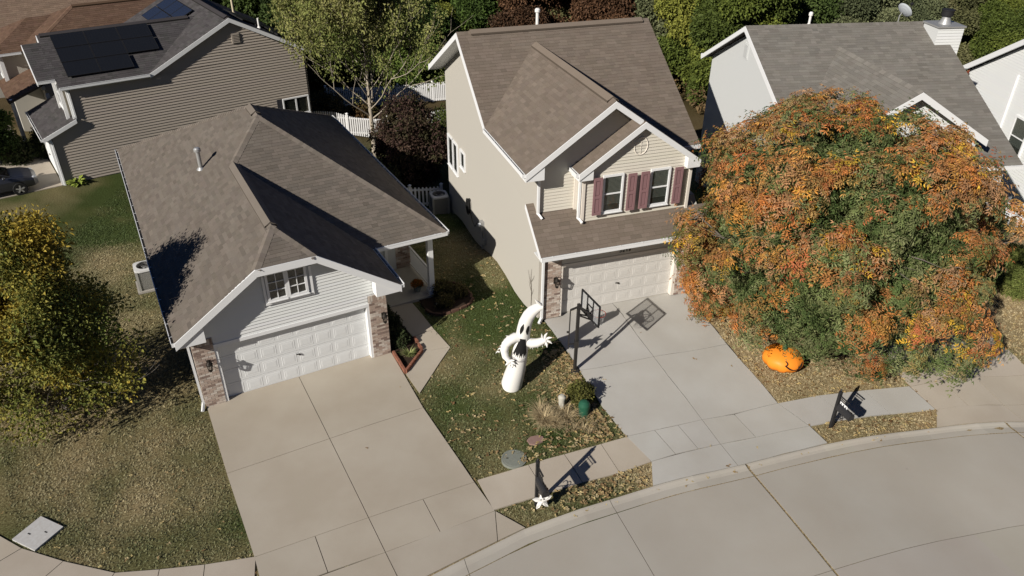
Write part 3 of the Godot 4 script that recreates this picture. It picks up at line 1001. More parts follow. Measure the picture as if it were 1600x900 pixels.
func solar(H: Node3D, x: Transform3D, u: float, v: float, w: float, h: float, blue := false) -> void:
	var o := group_node(H, "solar_panel", x * Transform3D(Basis.IDENTITY, Vector3(u + w / 2, v + h / 2, .13)))
	var fr := MB.new()
	for s in [-1.0, 1.0]:
		fr.at(Vector3(s * (w / 2 - .012), 0, 0), Vector3(.024, h - .02, .04)); fr.at(Vector3(0, s * (h / 2 - .018), 0), Vector3(w - .05, .018, .04))
	part(o, "frame", fr, M.black_metal)
	var c := MB.new()
	c.at(Vector3(0, 0, -.002), Vector3(w - .045, h - .05, .03))
	part(o, "cells", c, M.solar_blue if blue else M.solar)
	var ln := MB.new()
	for i in range(1, 10):
		ln.at(Vector3(-w / 2 + w * i / 10, 0, .014), Vector3(.006, h - .06, .002))
	for i in range(1, 6):
		ln.at(Vector3(0, -h / 2 + h * i / 6, .0145), Vector3(w - .06, .006, .002))
	part(o, "cell_grid", ln, M.black_metal, "stuff")
	var rl := MB.new()
	for s in [-.25, .25]:
		rl.at(Vector3(0, s * h, -.07), Vector3(w, .04, .09))
	part(o, "mounting_rail", rl, M.black_metal)

func slope(a: Vector3, out: Vector3) -> Transform3D:
	var n := out.normalized()
	var v := (Vector3.UP - n * n.y).normalized()
	return Transform3D(Basis(v.cross(n), v, n), a)

func house0() -> void:
	var H := thing("taupe_house", "taupe clapboard house with dark roof carrying rows of black solar panels", "house", F0)
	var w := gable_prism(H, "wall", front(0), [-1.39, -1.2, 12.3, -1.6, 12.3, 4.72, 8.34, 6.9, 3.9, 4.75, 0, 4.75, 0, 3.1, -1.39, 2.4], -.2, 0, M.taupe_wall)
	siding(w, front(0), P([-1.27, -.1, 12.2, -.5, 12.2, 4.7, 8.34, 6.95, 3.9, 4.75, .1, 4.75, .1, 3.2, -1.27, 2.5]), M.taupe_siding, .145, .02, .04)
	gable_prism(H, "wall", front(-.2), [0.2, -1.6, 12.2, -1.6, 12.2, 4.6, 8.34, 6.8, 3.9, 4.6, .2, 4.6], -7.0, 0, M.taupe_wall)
	# front (towards its own street): garage, bay
	gable_prism(H, "wall", left_(-1.38), [-4.7, -1.4, -.0, -1.4, 0, 2.4, -4.7, 2.4], -1.5, 0, M.cream_wall)
	garage_door(H, left_(-1.4), -4.3, -.6, 2.1, M.white_door)
	gable_prism(H, "wall", left_(-.001), [-7.2, 2.4, -.2, 2.4, -.2, 4.7, -7.2, 4.7], -.3, 0, M.cream_wall)
	gable_prism(H, "wall", left_(-.22), [-2.6, 3.0, -.5, 3.0, -.5, 4.9, -2.6, 6.0], -.3, 0, M.cream_wall)
	window(H, left_(-.22), -2.1, 3.6, -1.0, 4.7, 2, 2, M.trim, .08)
	for q in [[-.26, 3.1, 4.95, -.47], [-.26, 3.1, 5.6, -2.55], [-.02, 3.2, 4.8, .02], [-1.4, -.3, 2.45, .02]]:
		var mb := MB.new()
		mb.at(Vector3(q[0], (q[1] + q[2]) / 2, q[3] - .03), Vector3(.16, q[2] - q[1], .16))
		part(H, "corner_board", mb, M.trim)
	var wn := window(H, front(.042), 10.66, 1.35, 12.1, 2.25, 2, 1, M.trim, .07, false, .09)
	var sh := MB.new()
	sh.at(Vector3(10.42, 1.8, .03), Vector3(.3, 1.05, .04))
	part(H, "shutter", sh, M.dark_shutter)
	var gv := MB.new()
	gv.at(Vector3(8.56, 6.05, .05), Vector3(.42, .5, .06))
	for i in 5: gv.at(Vector3(8.56, 5.9 + i * .08, .085), Vector3(.32, .02, .02), Color(.7, .7, .7))
	part(H, "attic_vent", gv, M.taupe_siding)
	var base := Color(.098, .095, .098)
	var sw := .537
	var r := roof(H, [
		[Vector3(-.33, 4.93, .19), Vector3(3.86, 4.93, .19), Vector3(7.5, 6.73, -3.16), Vector3(-.33, 6.73, -3.16)],
		[Vector3(-1.12, 5.22, -.35), Vector3(-.332, 5.22, -.35), Vector3(-.332, 6.48, -2.7), Vector3(-1.12, 6.48, -2.7)],
		[Vector3(-.33, 6.73, -3.16), Vector3(7.5, 6.73, -3.16), Vector3(3.86, 4.93, -6.51), Vector3(-.33, 4.93, -6.51)],
		[Vector3(3.86, 4.93, .19), Vector3(8.34, 7.14, .19), Vector3(8.34, 7.14, -9.5), Vector3(3.86, 4.93, -9.5), Vector3(3.86, 4.93, -6.51), Vector3(7.5, 6.73, -3.16)],
		[Vector3(8.34, 7.14, .19), Vector3(12.56, 4.93, .19), Vector3(12.56, 4.93, -9.5), Vector3(8.34, 7.14, -9.5)],
		[Vector3(-1.69, 2.59, .19), Vector3(.0, 3.30, .19), Vector3(.0, 3.30, -4.8), Vector3(-1.69, 2.59, -4.8)]],
		M.shingle, M.deck, base, .3, 0, .15)
	ridge_vent(r, Vector3(-.2, 6.73, -3.16), Vector3(7.1, 6.73, -3.16), .53, M.shingle, base * .7)
	ridge_vent(r, Vector3(8.34, 7.14, 0), Vector3(8.34, 7.14, -9.3), .5, M.shingle, base * .7)
	rake(H, front(.19), Vector2(3.86, 4.9), Vector2(8.34, 7.12), M.trim, .2); rake(H, front(.19), Vector2(8.34, 7.12), Vector2(12.56, 4.9), M.trim, .2)
	rake(H, front(.19), Vector2(-1.69, 2.58), Vector2(.0, 3.28), M.trim, .18)
	gutter(H, Vector3(-.33, 4.93, .19), Vector3(3.86, 4.93, .19), Vector3.BACK, M.trim)
	gutter(H, Vector3(-1.69, 2.59, .19), Vector3(-1.69, 2.59, -4.8), Vector3.LEFT, M.trim)
	gutter(H, Vector3(-1.12, 5.22, -.35), Vector3(-.36, 5.22, -.35), Vector3.BACK, M.trim)
	rake(H, left_(-1.12), Vector2(-2.7, 6.46), Vector2(-.35, 5.2), M.trim, .2)
	rake(H, left_(-.33), Vector2(-3.16, 6.71), Vector2(-2.7, 6.46), M.trim, .25)
	var sf := MB.new()
	sf.at(Vector3(1.8, 4.76, .09), Vector3(4.1, .03, .2)); sf.at(Vector3(-1.52, 2.42, -2.4), Vector3(.3, .04, 4.9))
	part(H, "soffit", sf, M.trim)
	downspout(H, [Vector3(-.1, 4.85, .12), Vector3(.02, 4.6, .09), Vector3(.02, 3.4, .09)], M.trim)
	downspout(H, [Vector3(-1.6, 2.5, .12), Vector3(-1.34, 2.3, .09), Vector3(-1.34, -.1, .09), Vector3(-1.4, -.18, .3)], M.trim)
	# solar arrays
	var wx := slope(Vector3(0, 4.93, .19), Vector3(0, 1, sw))
	for row in 3:
		for k in (3 if row else 2):
			solar(H, wx, .22 + k * 1.56, .5 + row * 1.03, 1.54, 1.01)
	var lx := slope(Vector3(3.86, 4.93, -9.4), Vector3(-.494, 1, 0))
	for row in 2:
		for k in 3:
			solar(H, lx, 1.2 + k * 1.5, 2.2 + row * 1.03, 1.48, 1.01, true)
	var rx := slope(Vector3(12.56, 4.93, -.2), Vector3(.524, 1, 0))
	for k in 3:
		solar(H, rx, .3 + k * 1.1, .5, 1.08, 1.6)
		if k: solar(H, rx, .3 + k * 1.1, 2.15, 1.08, 1.6)
	roof_pipe(H, "vent_pipe", Vector3(10.24, 6.15, -5.1), .9, .06, M.cream_pipe)
	roof_pipe(H, "vent_pipe", Vector3(10.2, 6.17, -.8), .55, .05, M.white_pipe, false)

func house3() -> void:
	var H := thing("grey_roof_house", "white house under a broad grey shingle roof half hidden by the orange tree", "house", F3)
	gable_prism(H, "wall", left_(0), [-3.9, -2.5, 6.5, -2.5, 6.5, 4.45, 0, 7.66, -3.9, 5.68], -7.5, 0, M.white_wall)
	var wf := gable_prism(H, "wall", front(6.55), [.15, -1, 6.05, -1, 6.05, 5.35, 3.1, 7.05, .15, 5.35], -4, 0, M.white_wall)
	siding(wf, front(6.55), P([.25, 3, 5.95, 3, 5.95, 5.4, 3.1, 7.1, .25, 5.4]), M.white_siding, .13)
	garage_door(H, front(6.6), .7, 5.5, 2.13, M.white_door)
	var base := Color(.245, .236, .214)
	var r := roof(H, [
		[Vector3(-.4, 5.46, 4.9), Vector3(.1, 5.46, 4.9), Vector3(3.1, 7.26, 1.22), Vector3(6.1, 5.46, 4.9), Vector3(6.1, 4.43, 7), Vector3(7.85, 4.43, 7), Vector3(7.85, 7.86, 0), Vector3(-.4, 7.86, 0)],
		[Vector3(-.4, 7.86, 0), Vector3(7.85, 7.86, 0), Vector3(7.85, 5.61, -4.23), Vector3(-.4, 5.61, -4.23)],
		[Vector3(.1, 5.46, 4.9), Vector3(.1, 5.46, 7), Vector3(3.1, 7.26, 7), Vector3(3.1, 7.26, 1.22)],
		[Vector3(6.1, 5.46, 7), Vector3(6.1, 5.46, 4.9), Vector3(3.1, 7.26, 1.22), Vector3(3.1, 7.26, 7)]],
		M.shingle, M.deck, base, .22, 0, .145)
	caps(r, Vector3(-.4, 7.86, 0), Vector3(7.85, 7.86, 0), Vector3(0, 1, .49).normalized(), Vector3(0, 1, -.53).normalized(), M.shingle, base)
	caps(r, Vector3(3.1, 7.26, 1.22), Vector3(3.1, 7.26, 7), Vector3(-.6, 1, 0).normalized(), Vector3(.6, 1, 0).normalized(), M.shingle, base)
	rake(H, left_(-.4), Vector2(-4.23, 5.58), Vector2(0, 7.84), M.trim, .18); rake(H, left_(-.4), Vector2(0, 7.84), Vector2(4.9, 5.44), M.trim, .18)
	rake(H, front(7), Vector2(.1, 5.44), Vector2(3.1, 7.24), M.trim, .22); rake(H, front(7), Vector2(3.1, 7.24), Vector2(6.1, 5.44), M.trim, .22)
	rake(H, right_(7.85), Vector2(0, 7.84), Vector2(4.23, 5.58), M.trim, .18)
	gutter(H, Vector3(6.1, 4.43, 7), Vector3(7.85, 4.43, 7), Vector3.BACK, M.trim); gutter(H, Vector3(-.4, 5.61, -4.23), Vector3(7.8, 5.61, -4.23), Vector3.FORWARD, M.trim)
	var st := MB.new()
	st.at(Vector3(7.45, 2.2, 6.55), Vector3(.16, 4.6, .16))
	part(H, "corner_board", st, M.trim)
	var vt := MB.new()
	vt.at(Vector3(.0, 6.75, -.4), Vector3(.06, .62, .42)); vt.at(Vector3(-.03, 6.75, -.4), Vector3(.05, .5, .3), Color(.85, .85, .85))
	part(H, "attic_vent", vt, M.white_wall)
	var rv := MB.new()
	rv.box(slope(Vector3(2.99, 6.79, 2.2), Vector3(0, 1, .49)), Vector3(.42, .42, .2)); rv.box(slope(Vector3(2.99, 6.83, 2.2), Vector3(0, 1, .49)) * Transform3D(Basis.IDENTITY, Vector3(0, 0, .06)), Vector3(.5, .5, .03))
	part(H, "roof_vent", rv, M.galvanised)
	roof_pipe(H, "vent_pipe", Vector3(2.5, 7.7, -.4), .45, .05, M.white_pipe)
	# chimney chase
	var ch := group_node(H, "chimney", Transform3D(Basis.IDENTITY, Vector3(7.72, 0, .75)))
	var cm := MB.new()
	cm.at(Vector3(0, 3.6, 0), Vector3(1.1, 8.6, 1.0))
	part(ch, "chase", cm, M.white_wall)
	siding(ch, front(.501), P([-.55, 6.2, .55, 6.2, .55, 7.85, -.55, 7.85]), M.white_siding, .115)
	var cc := MB.new()
	cc.at(Vector3(0, 7.93, 0), Vector3(1.2, .06, 1.1))
	part(ch, "chase_cover", cc, M.galvanised)
	var fl := MB.new()
	fl.lathe(Transform3D(Basis.IDENTITY, Vector3(0, 7.96, 0)), [Vector2(.26, 0), Vector2(.17, .18), Vector2(.15, .32)], 16)
	part(ch, "flue", fl, M.galvanised)
	var fc := MB.new()
	fc.lathe(Transform3D(Basis.IDENTITY, Vector3(0, 8.26, 0)), [Vector2(.22, 0), Vector2(.23, .04), Vector2(.23, .2), Vector2(.25, .21), Vector2(.25, .25), Vector2(0, .3)], 16)
	part(ch, "flue_cap", fc, M.black_metal)
	# dish on the far side of the ridge
	var D := thing("satellite_dish", "grey satellite dish standing on the grey roof's ridge left of the chimney", "satellite dish", F3 * Transform3D(Basis.IDENTITY, Vector3(6.65, 7.5, -.75)))
	var p := MB.new()
	p.tube([Vector3(0, -.1, 0), Vector3(0, .45, 0), Vector3(.05, .6, .05)], [.025, .025, .025], 8)
	part(D, "mast", p, M.galvanised)
	var ds := MB.new()
	var tilt := Transform3D(Basis(Vector3.UP, 1.9) * Basis(Vector3.RIGHT, 1.0), Vector3(.08, .65, .08))
	ds.lathe(tilt, [Vector2(0, 0), Vector2(.15, .015), Vector2(.28, .05), Vector2(.33, .085), Vector2(.34, .08), Vector2(.28, .04), Vector2(.15, .005), Vector2(0, -.01)], 24)
	part(D, "reflector", ds, M.dish)
	var am := MB.new()
	am.tube([tilt * Vector3(0, .03, .36), tilt * Vector3(0, .25, .35), tilt * Vector3(0, .45, .05)], [.015, .015, .015], 6)
	am.box(tilt * Transform3D(Basis.IDENTITY, Vector3(0, .47, .0)), Vector3(.1, .1, .08))
	part(D, "feed_arm", am, M.black_metal)

func house4() -> void:
	var H := thing("white_gable_house", "white clapboard house at the picture's right edge, beyond the grey roof", "house", F4)
	var w := gable_prism(H, "wall", left_(0), [-3.9, -2.5, 4.6, -2.5, 4.6, 5.0, 0, 7.75, -3.9, 5.42], -8, 0, M.white_wall)
	siding(w, left_(0), P([-3.8, -.6, 4.5, -.6, 4.5, 5.05, 0, 7.8, -3.8, 5.45]), M.white_siding, .125, .012)
	var base := Color(.16, .15, .14)
	roof(H, [[Vector3(-.35, 5.0, 4.9), Vector3(8.3, 5.0, 4.9), Vector3(8.3, 8, 0), Vector3(-.35, 8, 0)], [Vector3(8.3, 5.45, -4.25), Vector3(-.35, 5.45, -4.25), Vector3(-.35, 8, 0), Vector3(8.3, 8, 0)]], M.shingle, M.deck, base, .34, 0, .15)
	rake(H, left_(-.35), Vector2(-4.25, 5.43), Vector2(0, 7.98), M.trim, .26, -.05); rake(H, left_(-.35), Vector2(0, 7.98), Vector2(4.9, 4.98), M.trim, .26, -.05)
	gutter(H, Vector3(-.35, 5.45, -4.25), Vector3(8.2, 5.45, -4.25), Vector3.FORWARD, M.trim)
	window(H, left_(-.022), .55, 3.0, 1.5, 4.6, 1, 2, M.trim, .08, true)
	downspout(H, [Vector3(-.05, 6.2, -.35), Vector3(-.05, -.4, -.35)], M.trim, .06)
	trim(H, "corner_board", Vector3(-.03, -1, 4.55), Vector3(-.03, 5, 4.55), .1, .12, M.trim, Vector3.RIGHT)

func house5() -> void:
	var H := thing("brown_roof_house", "house with brown hipped roof beyond the solar panels, in the picture's corner", "house", F0)
	var a := MB.new()
	a.prism(front(0), P([-.2, -2, 12, -2, 12, 4.4, -.2, 4.4]), -15.8, -9.6)
	part(H, "wall", a, M.cream_wall)
	var b := MB.new()
	b.prism(front(0), P([-1.8, -2, -.2, -2, -.2, 4.2, -1.8, 4.2]), -16, -11.2)
	part(H, "wall", b, M.cream_wall)
	var base := Color(.165, .108, .078)
	var rg := Vector3(2.8, 6.15, -12.6); var rg2 := Vector3(9.3, 6.15, -12.6)
	var r := roof(H, [
		[Vector3(-.6, 4.5, -9.2), Vector3(12.5, 4.5, -9.2), rg2, rg],
		[Vector3(-.6, 4.5, -16), Vector3(-.6, 4.5, -9.2), rg],
		[Vector3(12.5, 4.5, -9.2), Vector3(12.5, 4.5, -16), rg2],
		[Vector3(12.5, 4.5, -16), Vector3(-.6, 4.5, -16), rg, rg2],
		[Vector3(-2.3, 4.3, -10.8), Vector3(2.2, 4.3, -10.8), Vector3(2.2, 5.6, -13.4), Vector3(.3, 5.6, -13.4)],
		[Vector3(-2.3, 4.3, -16), Vector3(-2.3, 4.3, -10.8), Vector3(.3, 5.6, -13.4)],
		[Vector3(2.2, 4.3, -16), Vector3(-2.3, 4.3, -16), Vector3(.3, 5.6, -13.4), Vector3(2.2, 5.6, -13.4)],
		[Vector3(-2.3, 2.5, -7.3), Vector3(-.2, 3.3, -7.3), Vector3(-.2, 3.3, -12), Vector3(-2.3, 2.5, -12)]], M.shingle, M.deck, base, .25, 0, .18)
	var nf := Vector3(0, 1, .46).normalized(); var nl := Vector3(-.46, 1, 0).normalized()
	ridge_vent(r, rg, rg2, .46, M.shingle, base * .8)
	caps(r, rg, Vector3(-.6, 4.5, -9.2), nf, nl, M.shingle, base * 1.2)
	gutter(H, Vector3(-2.3, 4.3, -10.8), Vector3(-.7, 4.3, -10.8), Vector3.BACK, M.trim)
	gutter(H, Vector3(-.6, 4.5, -9.2), Vector3(12.5, 4.5, -9.2), Vector3.BACK, M.trim)
	gutter(H, Vector3(-2.3, 4.3, -10.8), Vector3(-2.3, 4.3, -16), Vector3.LEFT, M.trim)
	for q in [[-1.8, -11.15], [-.25, -9.55], [-.3, -7.5], [-2.1, -7.5]]:
		var mb := MB.new()
		mb.at(Vector3(q[0], 3.4 if q[1] < -9 else .9, q[1]), Vector3(.2, 2.2 if q[1] < -9 else 3.4, .2))
		part(H, "corner_board", mb, M.trim)
	window(H, left_(-1.8), -14.4, 2.4, -13.2, 3.7, 2, 1, M.trim, .08)

func house6() -> void:
	var H := thing("tan_roof_house", "tan-roofed house farthest back in the picture's upper left corner", "house", F0)
	var a := MB.new()
	a.prism(front(0), P([-5, -2, 8, -2, 8, 3.6, -5, 3.6]), -31, -19.5)
	part(H, "wall", a, M.cream_wall)
	var base := Color(.27, .20, .15)
	var r := roof(H, [
		[Vector3(-5.4, 3.7, -19), Vector3(8.4, 3.7, -19), Vector3(3, 6.9, -25.2), Vector3(.2, 6.9, -25.2)],
		[Vector3(-5.4, 3.7, -31.4), Vector3(-5.4, 3.7, -19), Vector3(.2, 6.9, -25.2)],
		[Vector3(8.4, 3.7, -19), Vector3(8.4, 3.7, -31.4), Vector3(3, 6.9, -25.2)],
		[Vector3(8.4, 3.7, -31.4), Vector3(-5.4, 3.7, -31.4), Vector3(.2, 6.9, -25.2), Vector3(3, 6.9, -25.2)]], M.shingle, M.deck, base, .2, 0, .2)
	caps(r, Vector3(.2, 6.9, -25.2), Vector3(-5.4, 3.7, -19), Vector3(0, 1, .5).normalized(), Vector3(-.57, 1, 0).normalized(), M.shingle, base * 1.1)
	gutter(H, Vector3(-5.4, 3.7, -19), Vector3(8.4, 3.7, -19), Vector3.BACK, M.trim)

# ---------- street ----------
const CURB := [[-14.0, 11.6], [-9.5, 9.75], [-6.04, 8.5], [-3.47, 7.9], [-1.7, 7.76], [.39, 7.64], [3.37, 7.72], [6.29, 7.78], [8.5, 8.02], [9.78, 8.24], [12.63, 8.9], [16.5, 10.2], [22, 12.6]]
func curb(x: float) -> float:
	for i in CURB.size() - 1:
		if x <= CURB[i + 1][0]:
			return lerpf(CURB[i][1], CURB[i + 1][1], (x - CURB[i][0]) / (CURB[i + 1][0] - CURB[i][0]))
	return CURB[-1][1]
func along(a: float, b: float, off: float) -> Array:
	var o: Array = []
	var n := maxi(1, int(ceil((b - a) / 1.1)))
	for i in n + 1:
		var x := lerpf(a, b, float(i) / n)
		o.append([x, curb(x) + off])
	return o
func strip(a: float, b: float, o0: float, o1: float) -> PackedVector2Array:
	var p := along(a, b, o0)
	var q := along(a, b, o1)
	q.reverse()
	p.append_array(q)
	return world_poly(F2, p)

func street() -> void:
	var road := structure("road", "pale concrete road curving past the two drives", "road")
	joint_bed(road, strip(-14, 21, .5, 13), -.02)
	for row in [[.47, 3.85], [3.85, 7.8], [7.8, 12.5]]:
		for x in [-13.5, -9.55, -5.25, -.95, 3.4, 7.65, 12.0, 16.4]:
			slab(road, "slab", strip(x, x + 4.3, row[0], row[1]), M.road, .02, tone(.02), .009)
	var kerb := structure("kerb", "low rolled concrete kerb along the road", "kerb")
	for x in [-13.5, -9.55, -5.25, -.95, 3.4, 7.65, 12.0, 16.4]:
		# a rolled section: gutter pan, then a low rise
		var mb := MB.new()
		var n := 5
		for i in n:
			var x0 := lerpf(x + .006, x + 4.294, float(i) / n); var x1 := lerpf(x + .006, x + 4.294, float(i + 1) / n)
			var sec := [[.46, .022], [.22, .010], [.13, .022], [.05, .040], [0.0, .044], [-.0, -.1]]
			var cl := tone(.01)
			for s in sec.size() - 1:
				var a := in_frame(F2, x0, curb(x0) + sec[s][0], sec[s][1]); var b := in_frame(F2, x1, curb(x1) + sec[s][0], sec[s][1])
				var c := in_frame(F2, x1, curb(x1) + sec[s + 1][0], sec[s + 1][1]); var d := in_frame(F2, x0, curb(x0) + sec[s + 1][0], sec[s + 1][1])
				mb.quad(a, b, c, d, cl)
		pave(strip(x, x + 4.3, 0, .5))
		part(kerb, "kerb_stone", mb, M.kerb)
	# first drive, in the frame of the ranch house
	var d1 := structure("driveway", "tan concrete drive in front of the white garage door", "driveway")
	joint_bed(d1, world_poly(F1, [[0.05, -.05], [6.1, -.05], [6.0, 7.95], [5.6, 8.85], [2.97, 9.0], [.05, 7.8], [.05, 6.5]]))
	for q in [[[0.0, -.2], [2.97, -.2], [2.97, 3.22], [-.03, 3.2]], [[2.97, -.2], [6.17, -.2], [6.0, 3.2], [2.97, 3.22]], [[-.03, 3.2], [2.97, 3.22], [2.97, 6.64], [0, 6.48]], [[2.97, 3.22], [6.0, 3.2], [6.03, 6.8], [2.97, 6.64]],
		[[0, 6.48], [1.54, 6.56], [1.5, 7.8], [-.05, 7.75]], [[1.54, 6.56], [2.97, 6.64], [2.97, 7.9], [1.5, 7.8]], [[2.97, 6.64], [4.5, 6.72], [4.46, 7.97], [2.97, 7.9]], [[4.5, 6.72], [6.03, 6.8], [6.06, 8.0], [4.46, 7.97]],
		[[-.05, 7.75], [2.97, 7.9], [2.97, 9.1], [-.4, 9.6]], [[2.97, 7.9], [6.06, 8.0], [5.65, 8.93], [2.97, 9.1]], [[6.06, 8.0], [6.5, 8.9], [5.65, 8.93]]]:
		slab(d1, "slab", world_poly(F1, q), M.drive_tan, .036, tone(.025))
	# walk from the first drive to the porch
	var wk := structure("front_walk", "tan concrete walk from the drive to the shaded porch", "path")
	for q in [[[6.15, 1.38], [7.13, .47], [8.05, .79], [6.17, 2.5]], [[7.13, .47], [7.16, -.5], [7.99, -.5], [8.05, .79]], [[7.16, -.5], [7.0, -2.6], [7.99, -2.6], [7.99, -.5]]]:
		slab(wk, "slab", world_poly(F1, q), M.drive_tan, .036, tone(.03), .008)
	# pavements
	var pv := structure("pavement", "concrete footpath between the drives and along the road", "pavement")
	var px := [-4.16, -2.62, -1.5, -.32, .7]
	for i in 4:
		var t0 := float(i) / 4; var t1 := float(i + 1) / 4
		slab(pv, "slab", world_poly(F2, [[px[i], lerpf(5.82, 5.72, t0)], [px[i + 1], lerpf(5.82, 5.72, t1)], [px[i + 1] + .1, lerpf(7.02, 6.8, t1)], [px[i] + .1, lerpf(7.02, 6.8, t0)]]), M.pave_tan, .036, tone(.04))
	for q in [[[5.76, 5.84], [7.2, 5.96], [7.5, 7.1], [6.12, 7.01]], [[7.2, 5.96], [8.8, 6.18], [9.0, 7.25], [7.5, 7.1]], [[8.8, 6.18], [10.36, 6.47], [10.4, 7.57], [9.0, 7.25]]]:
		slab(pv, "slab", world_poly(F2, q), M.drive_grey, .036, tone(.03))
	for q in [[[-6.4, -12.98], [-7.6, -12.72], [-7.3, -11.5], [-6.1, -11.75]], [[-7.6, -12.72], [-8.67, -12.56], [-8.4, -11.3], [-7.3, -11.5]], [[-8.67, -12.56], [-9.73, -12.45], [-9.9, -11.2], [-8.4, -11.3]], [[-9.73, -12.45], [-11.16, -12.78], [-11.7, -11.6], [-9.9, -11.2]], [[-11.16, -12.78], [-12.41, -13.16], [-13.2, -12.2], [-11.7, -11.6]], [[-12.41, -13.16], [-13.5, -13.7], [-14.6, -12.9], [-13.2, -12.2]], [[-13.5, -13.7], [-15.2, -14.6], [-16.2, -13.8], [-14.6, -12.9]]]:
		slab(pv, "slab", world_poly(Transform3D.IDENTITY, q), M.pave_tan, .036, tone(.04))
	# second drive, in the frame of the two-storey house
	var d2 := structure("driveway", "newer grey concrete drive with the basketball hoop's shadow", "driveway")
	joint_bed(d2, world_poly(F2, [[.1, -.05], [5.7, .1], [5.76, 5.84], [6.1, 7.0], [6.15, 7.7], [.5, 7.6], [.8, 6.8], [.52, 5.7], [.3, 4.4]]))
	for q in [[[0, -.25], [2.78, -.25], [2.9, 2.85], [.26, 2.75], [.2, 1.4]], [[2.78, -.25], [5.68, -.25], [5.64, 2.98], [2.9, 2.85]], [[.26, 2.75], [2.9, 2.85], [3.07, 5.77], [.53, 5.72], [.32, 4.4]], [[2.9, 2.85], [5.64, 2.98], [5.76, 5.84], [3.07, 5.77]],
		[[.53, 5.72], [1.45, 5.74], [1.6, 6.78], [.8, 6.8]], [[1.45, 5.74], [2.24, 5.76], [2.35, 6.79], [1.6, 6.78]], [[2.24, 5.76], [3.07, 5.77], [3.1, 6.8], [2.35, 6.79]], [[3.07, 5.77], [4.2, 5.8], [4.3, 6.85], [3.1, 6.8]], [[4.2, 5.8], [5.76, 5.84], [6.1, 7.0], [4.3, 6.85]],
		[[.8, 6.8], [3.1, 6.8], [3.13, 7.7], [.42, 7.62]], [[3.1, 6.8], [4.3, 6.85], [6.1, 7.0], [6.2, 7.74], [3.13, 7.7]]]:
		slab(d2, "slab", world_poly(F2, q), M.drive_grey, .036, tone(.02), .009)
	# third drive
	var d3 := structure("driveway", "tan concrete drive running under the right side of the orange tree", "driveway")
	for q in [[[10.6, -1.5], [12.85, -1.6], [12.78, 3.2], [10.55, 3.0]], [[12.85, -1.6], [15.3, -1.7], [15.15, 3.3], [12.78, 3.2]], [[10.55, 3.0], [12.78, 3.2], [12.7, 6.85], [10.4, 6.5]], [[12.78, 3.2], [15.15, 3.3], [14.75, 7.3], [12.7, 6.85]],
		[[10.4, 6.5], [11.5, 6.65], [11.45, 7.85], [10.42, 7.6]], [[11.5, 6.65], [12.7, 6.85], [12.65, 8.1], [11.45, 7.85]], [[12.7, 6.85], [14.75, 7.3], [14.7, 8.55], [12.65, 8.1]], [[10.42, 7.6], [12.65, 8.1], [12.65, 8.88], [9.85, 8.22]], [[12.65, 8.1], [14.7, 8.55], [14.9, 9.6], [12.65, 8.88]], [[14.75, 7.3], [16.6, 7.8], [16.6, 9.1], [14.7, 8.55]]]:
		slab(d3, "slab", world_poly(F2, q), M.pave_tan, .036, tone(.03), .009)
	# drive of the taupe house and the apron before the brown-roofed one
	var d0 := structure("driveway", "pale drive with the parked dark car", "driveway")
	for q in [[[-1.45, .1], [-4.6, .1], [-4.6, -4.7], [-1.45, -4.7]], [[-4.6, .1], [-8.2, .1], [-8.2, -4.7], [-4.6, -4.7]], [[-1.6, -4.8], [-5.5, -4.8], [-6.5, -7.6], [-2.4, -7.6]], [[-2.4, -7.6], [-7.0, -7.6], [-7.0, -13], [-2.4, -13]]]:
		slab(d0, "slab", world_poly(F0, q), M.pave_tan, .04, tone(.03))
	for f in [[F1, [[-.1, .1], [-.1, -16], [9, -16], [9, -2.5], [6.2, -2.5], [6.2, .1]]], [F2, [[-.2, 0], [5.9, 0], [7.1, -12.4], [-.2, -12.4]]], [F0, [[-1.4, 0], [12.3, 0], [12.3, -16], [-1.4, -16]]], [F3, [[0, 6.5], [7.5, 6.5], [7.5, -4], [0, -4]]]]:
		pave(world_poly(f[0], f[1]))

# ---------- leaves and trees ----------
func rand_dir() -> Vector3:
	var z := rr(-1, 1); var t := rr(0, TAU); var q := sqrt(1 - z * z)
	return Vector3(q * cos(t), z, q * sin(t))

func leaf(mb: MB, p: Vector3, d: Vector3, n: Vector3, l: float, w: float, g: float, fold := .25) -> void:
	var s := d.cross(n).normalized()
	var nn := s.cross(d)
	var c := Color(g, g, g)
	var tip := p + d * l - nn * l * .12
	var a := p + d * l * .45 + s * w * .5 + nn * w * fold; var b := p + d * l * .45 - s * w * .5 + nn * w * fold
	mb.tri(p, a, tip, c); mb.tri(p, tip, b, c)

# a loose ball of simple leaves
func clump(n: int, r: float, l: float, w: float) -> ArrayMesh:
	var mb := MB.new()
	for i in n:
		var d := rand_dir()
		var p := d * r * pow(rng.randf(), .45)
		var out := (d + rand_dir() * .9 + Vector3(0, -.15, 0)).normalized()
		var up := (Vector3.UP * .8 + rand_dir() * .8).normalized()
		leaf(mb, p, out, up, l * rr(.7, 1.2), w * rr(.75, 1.2), rr(.7, 1.25))
	return mb.mesh()

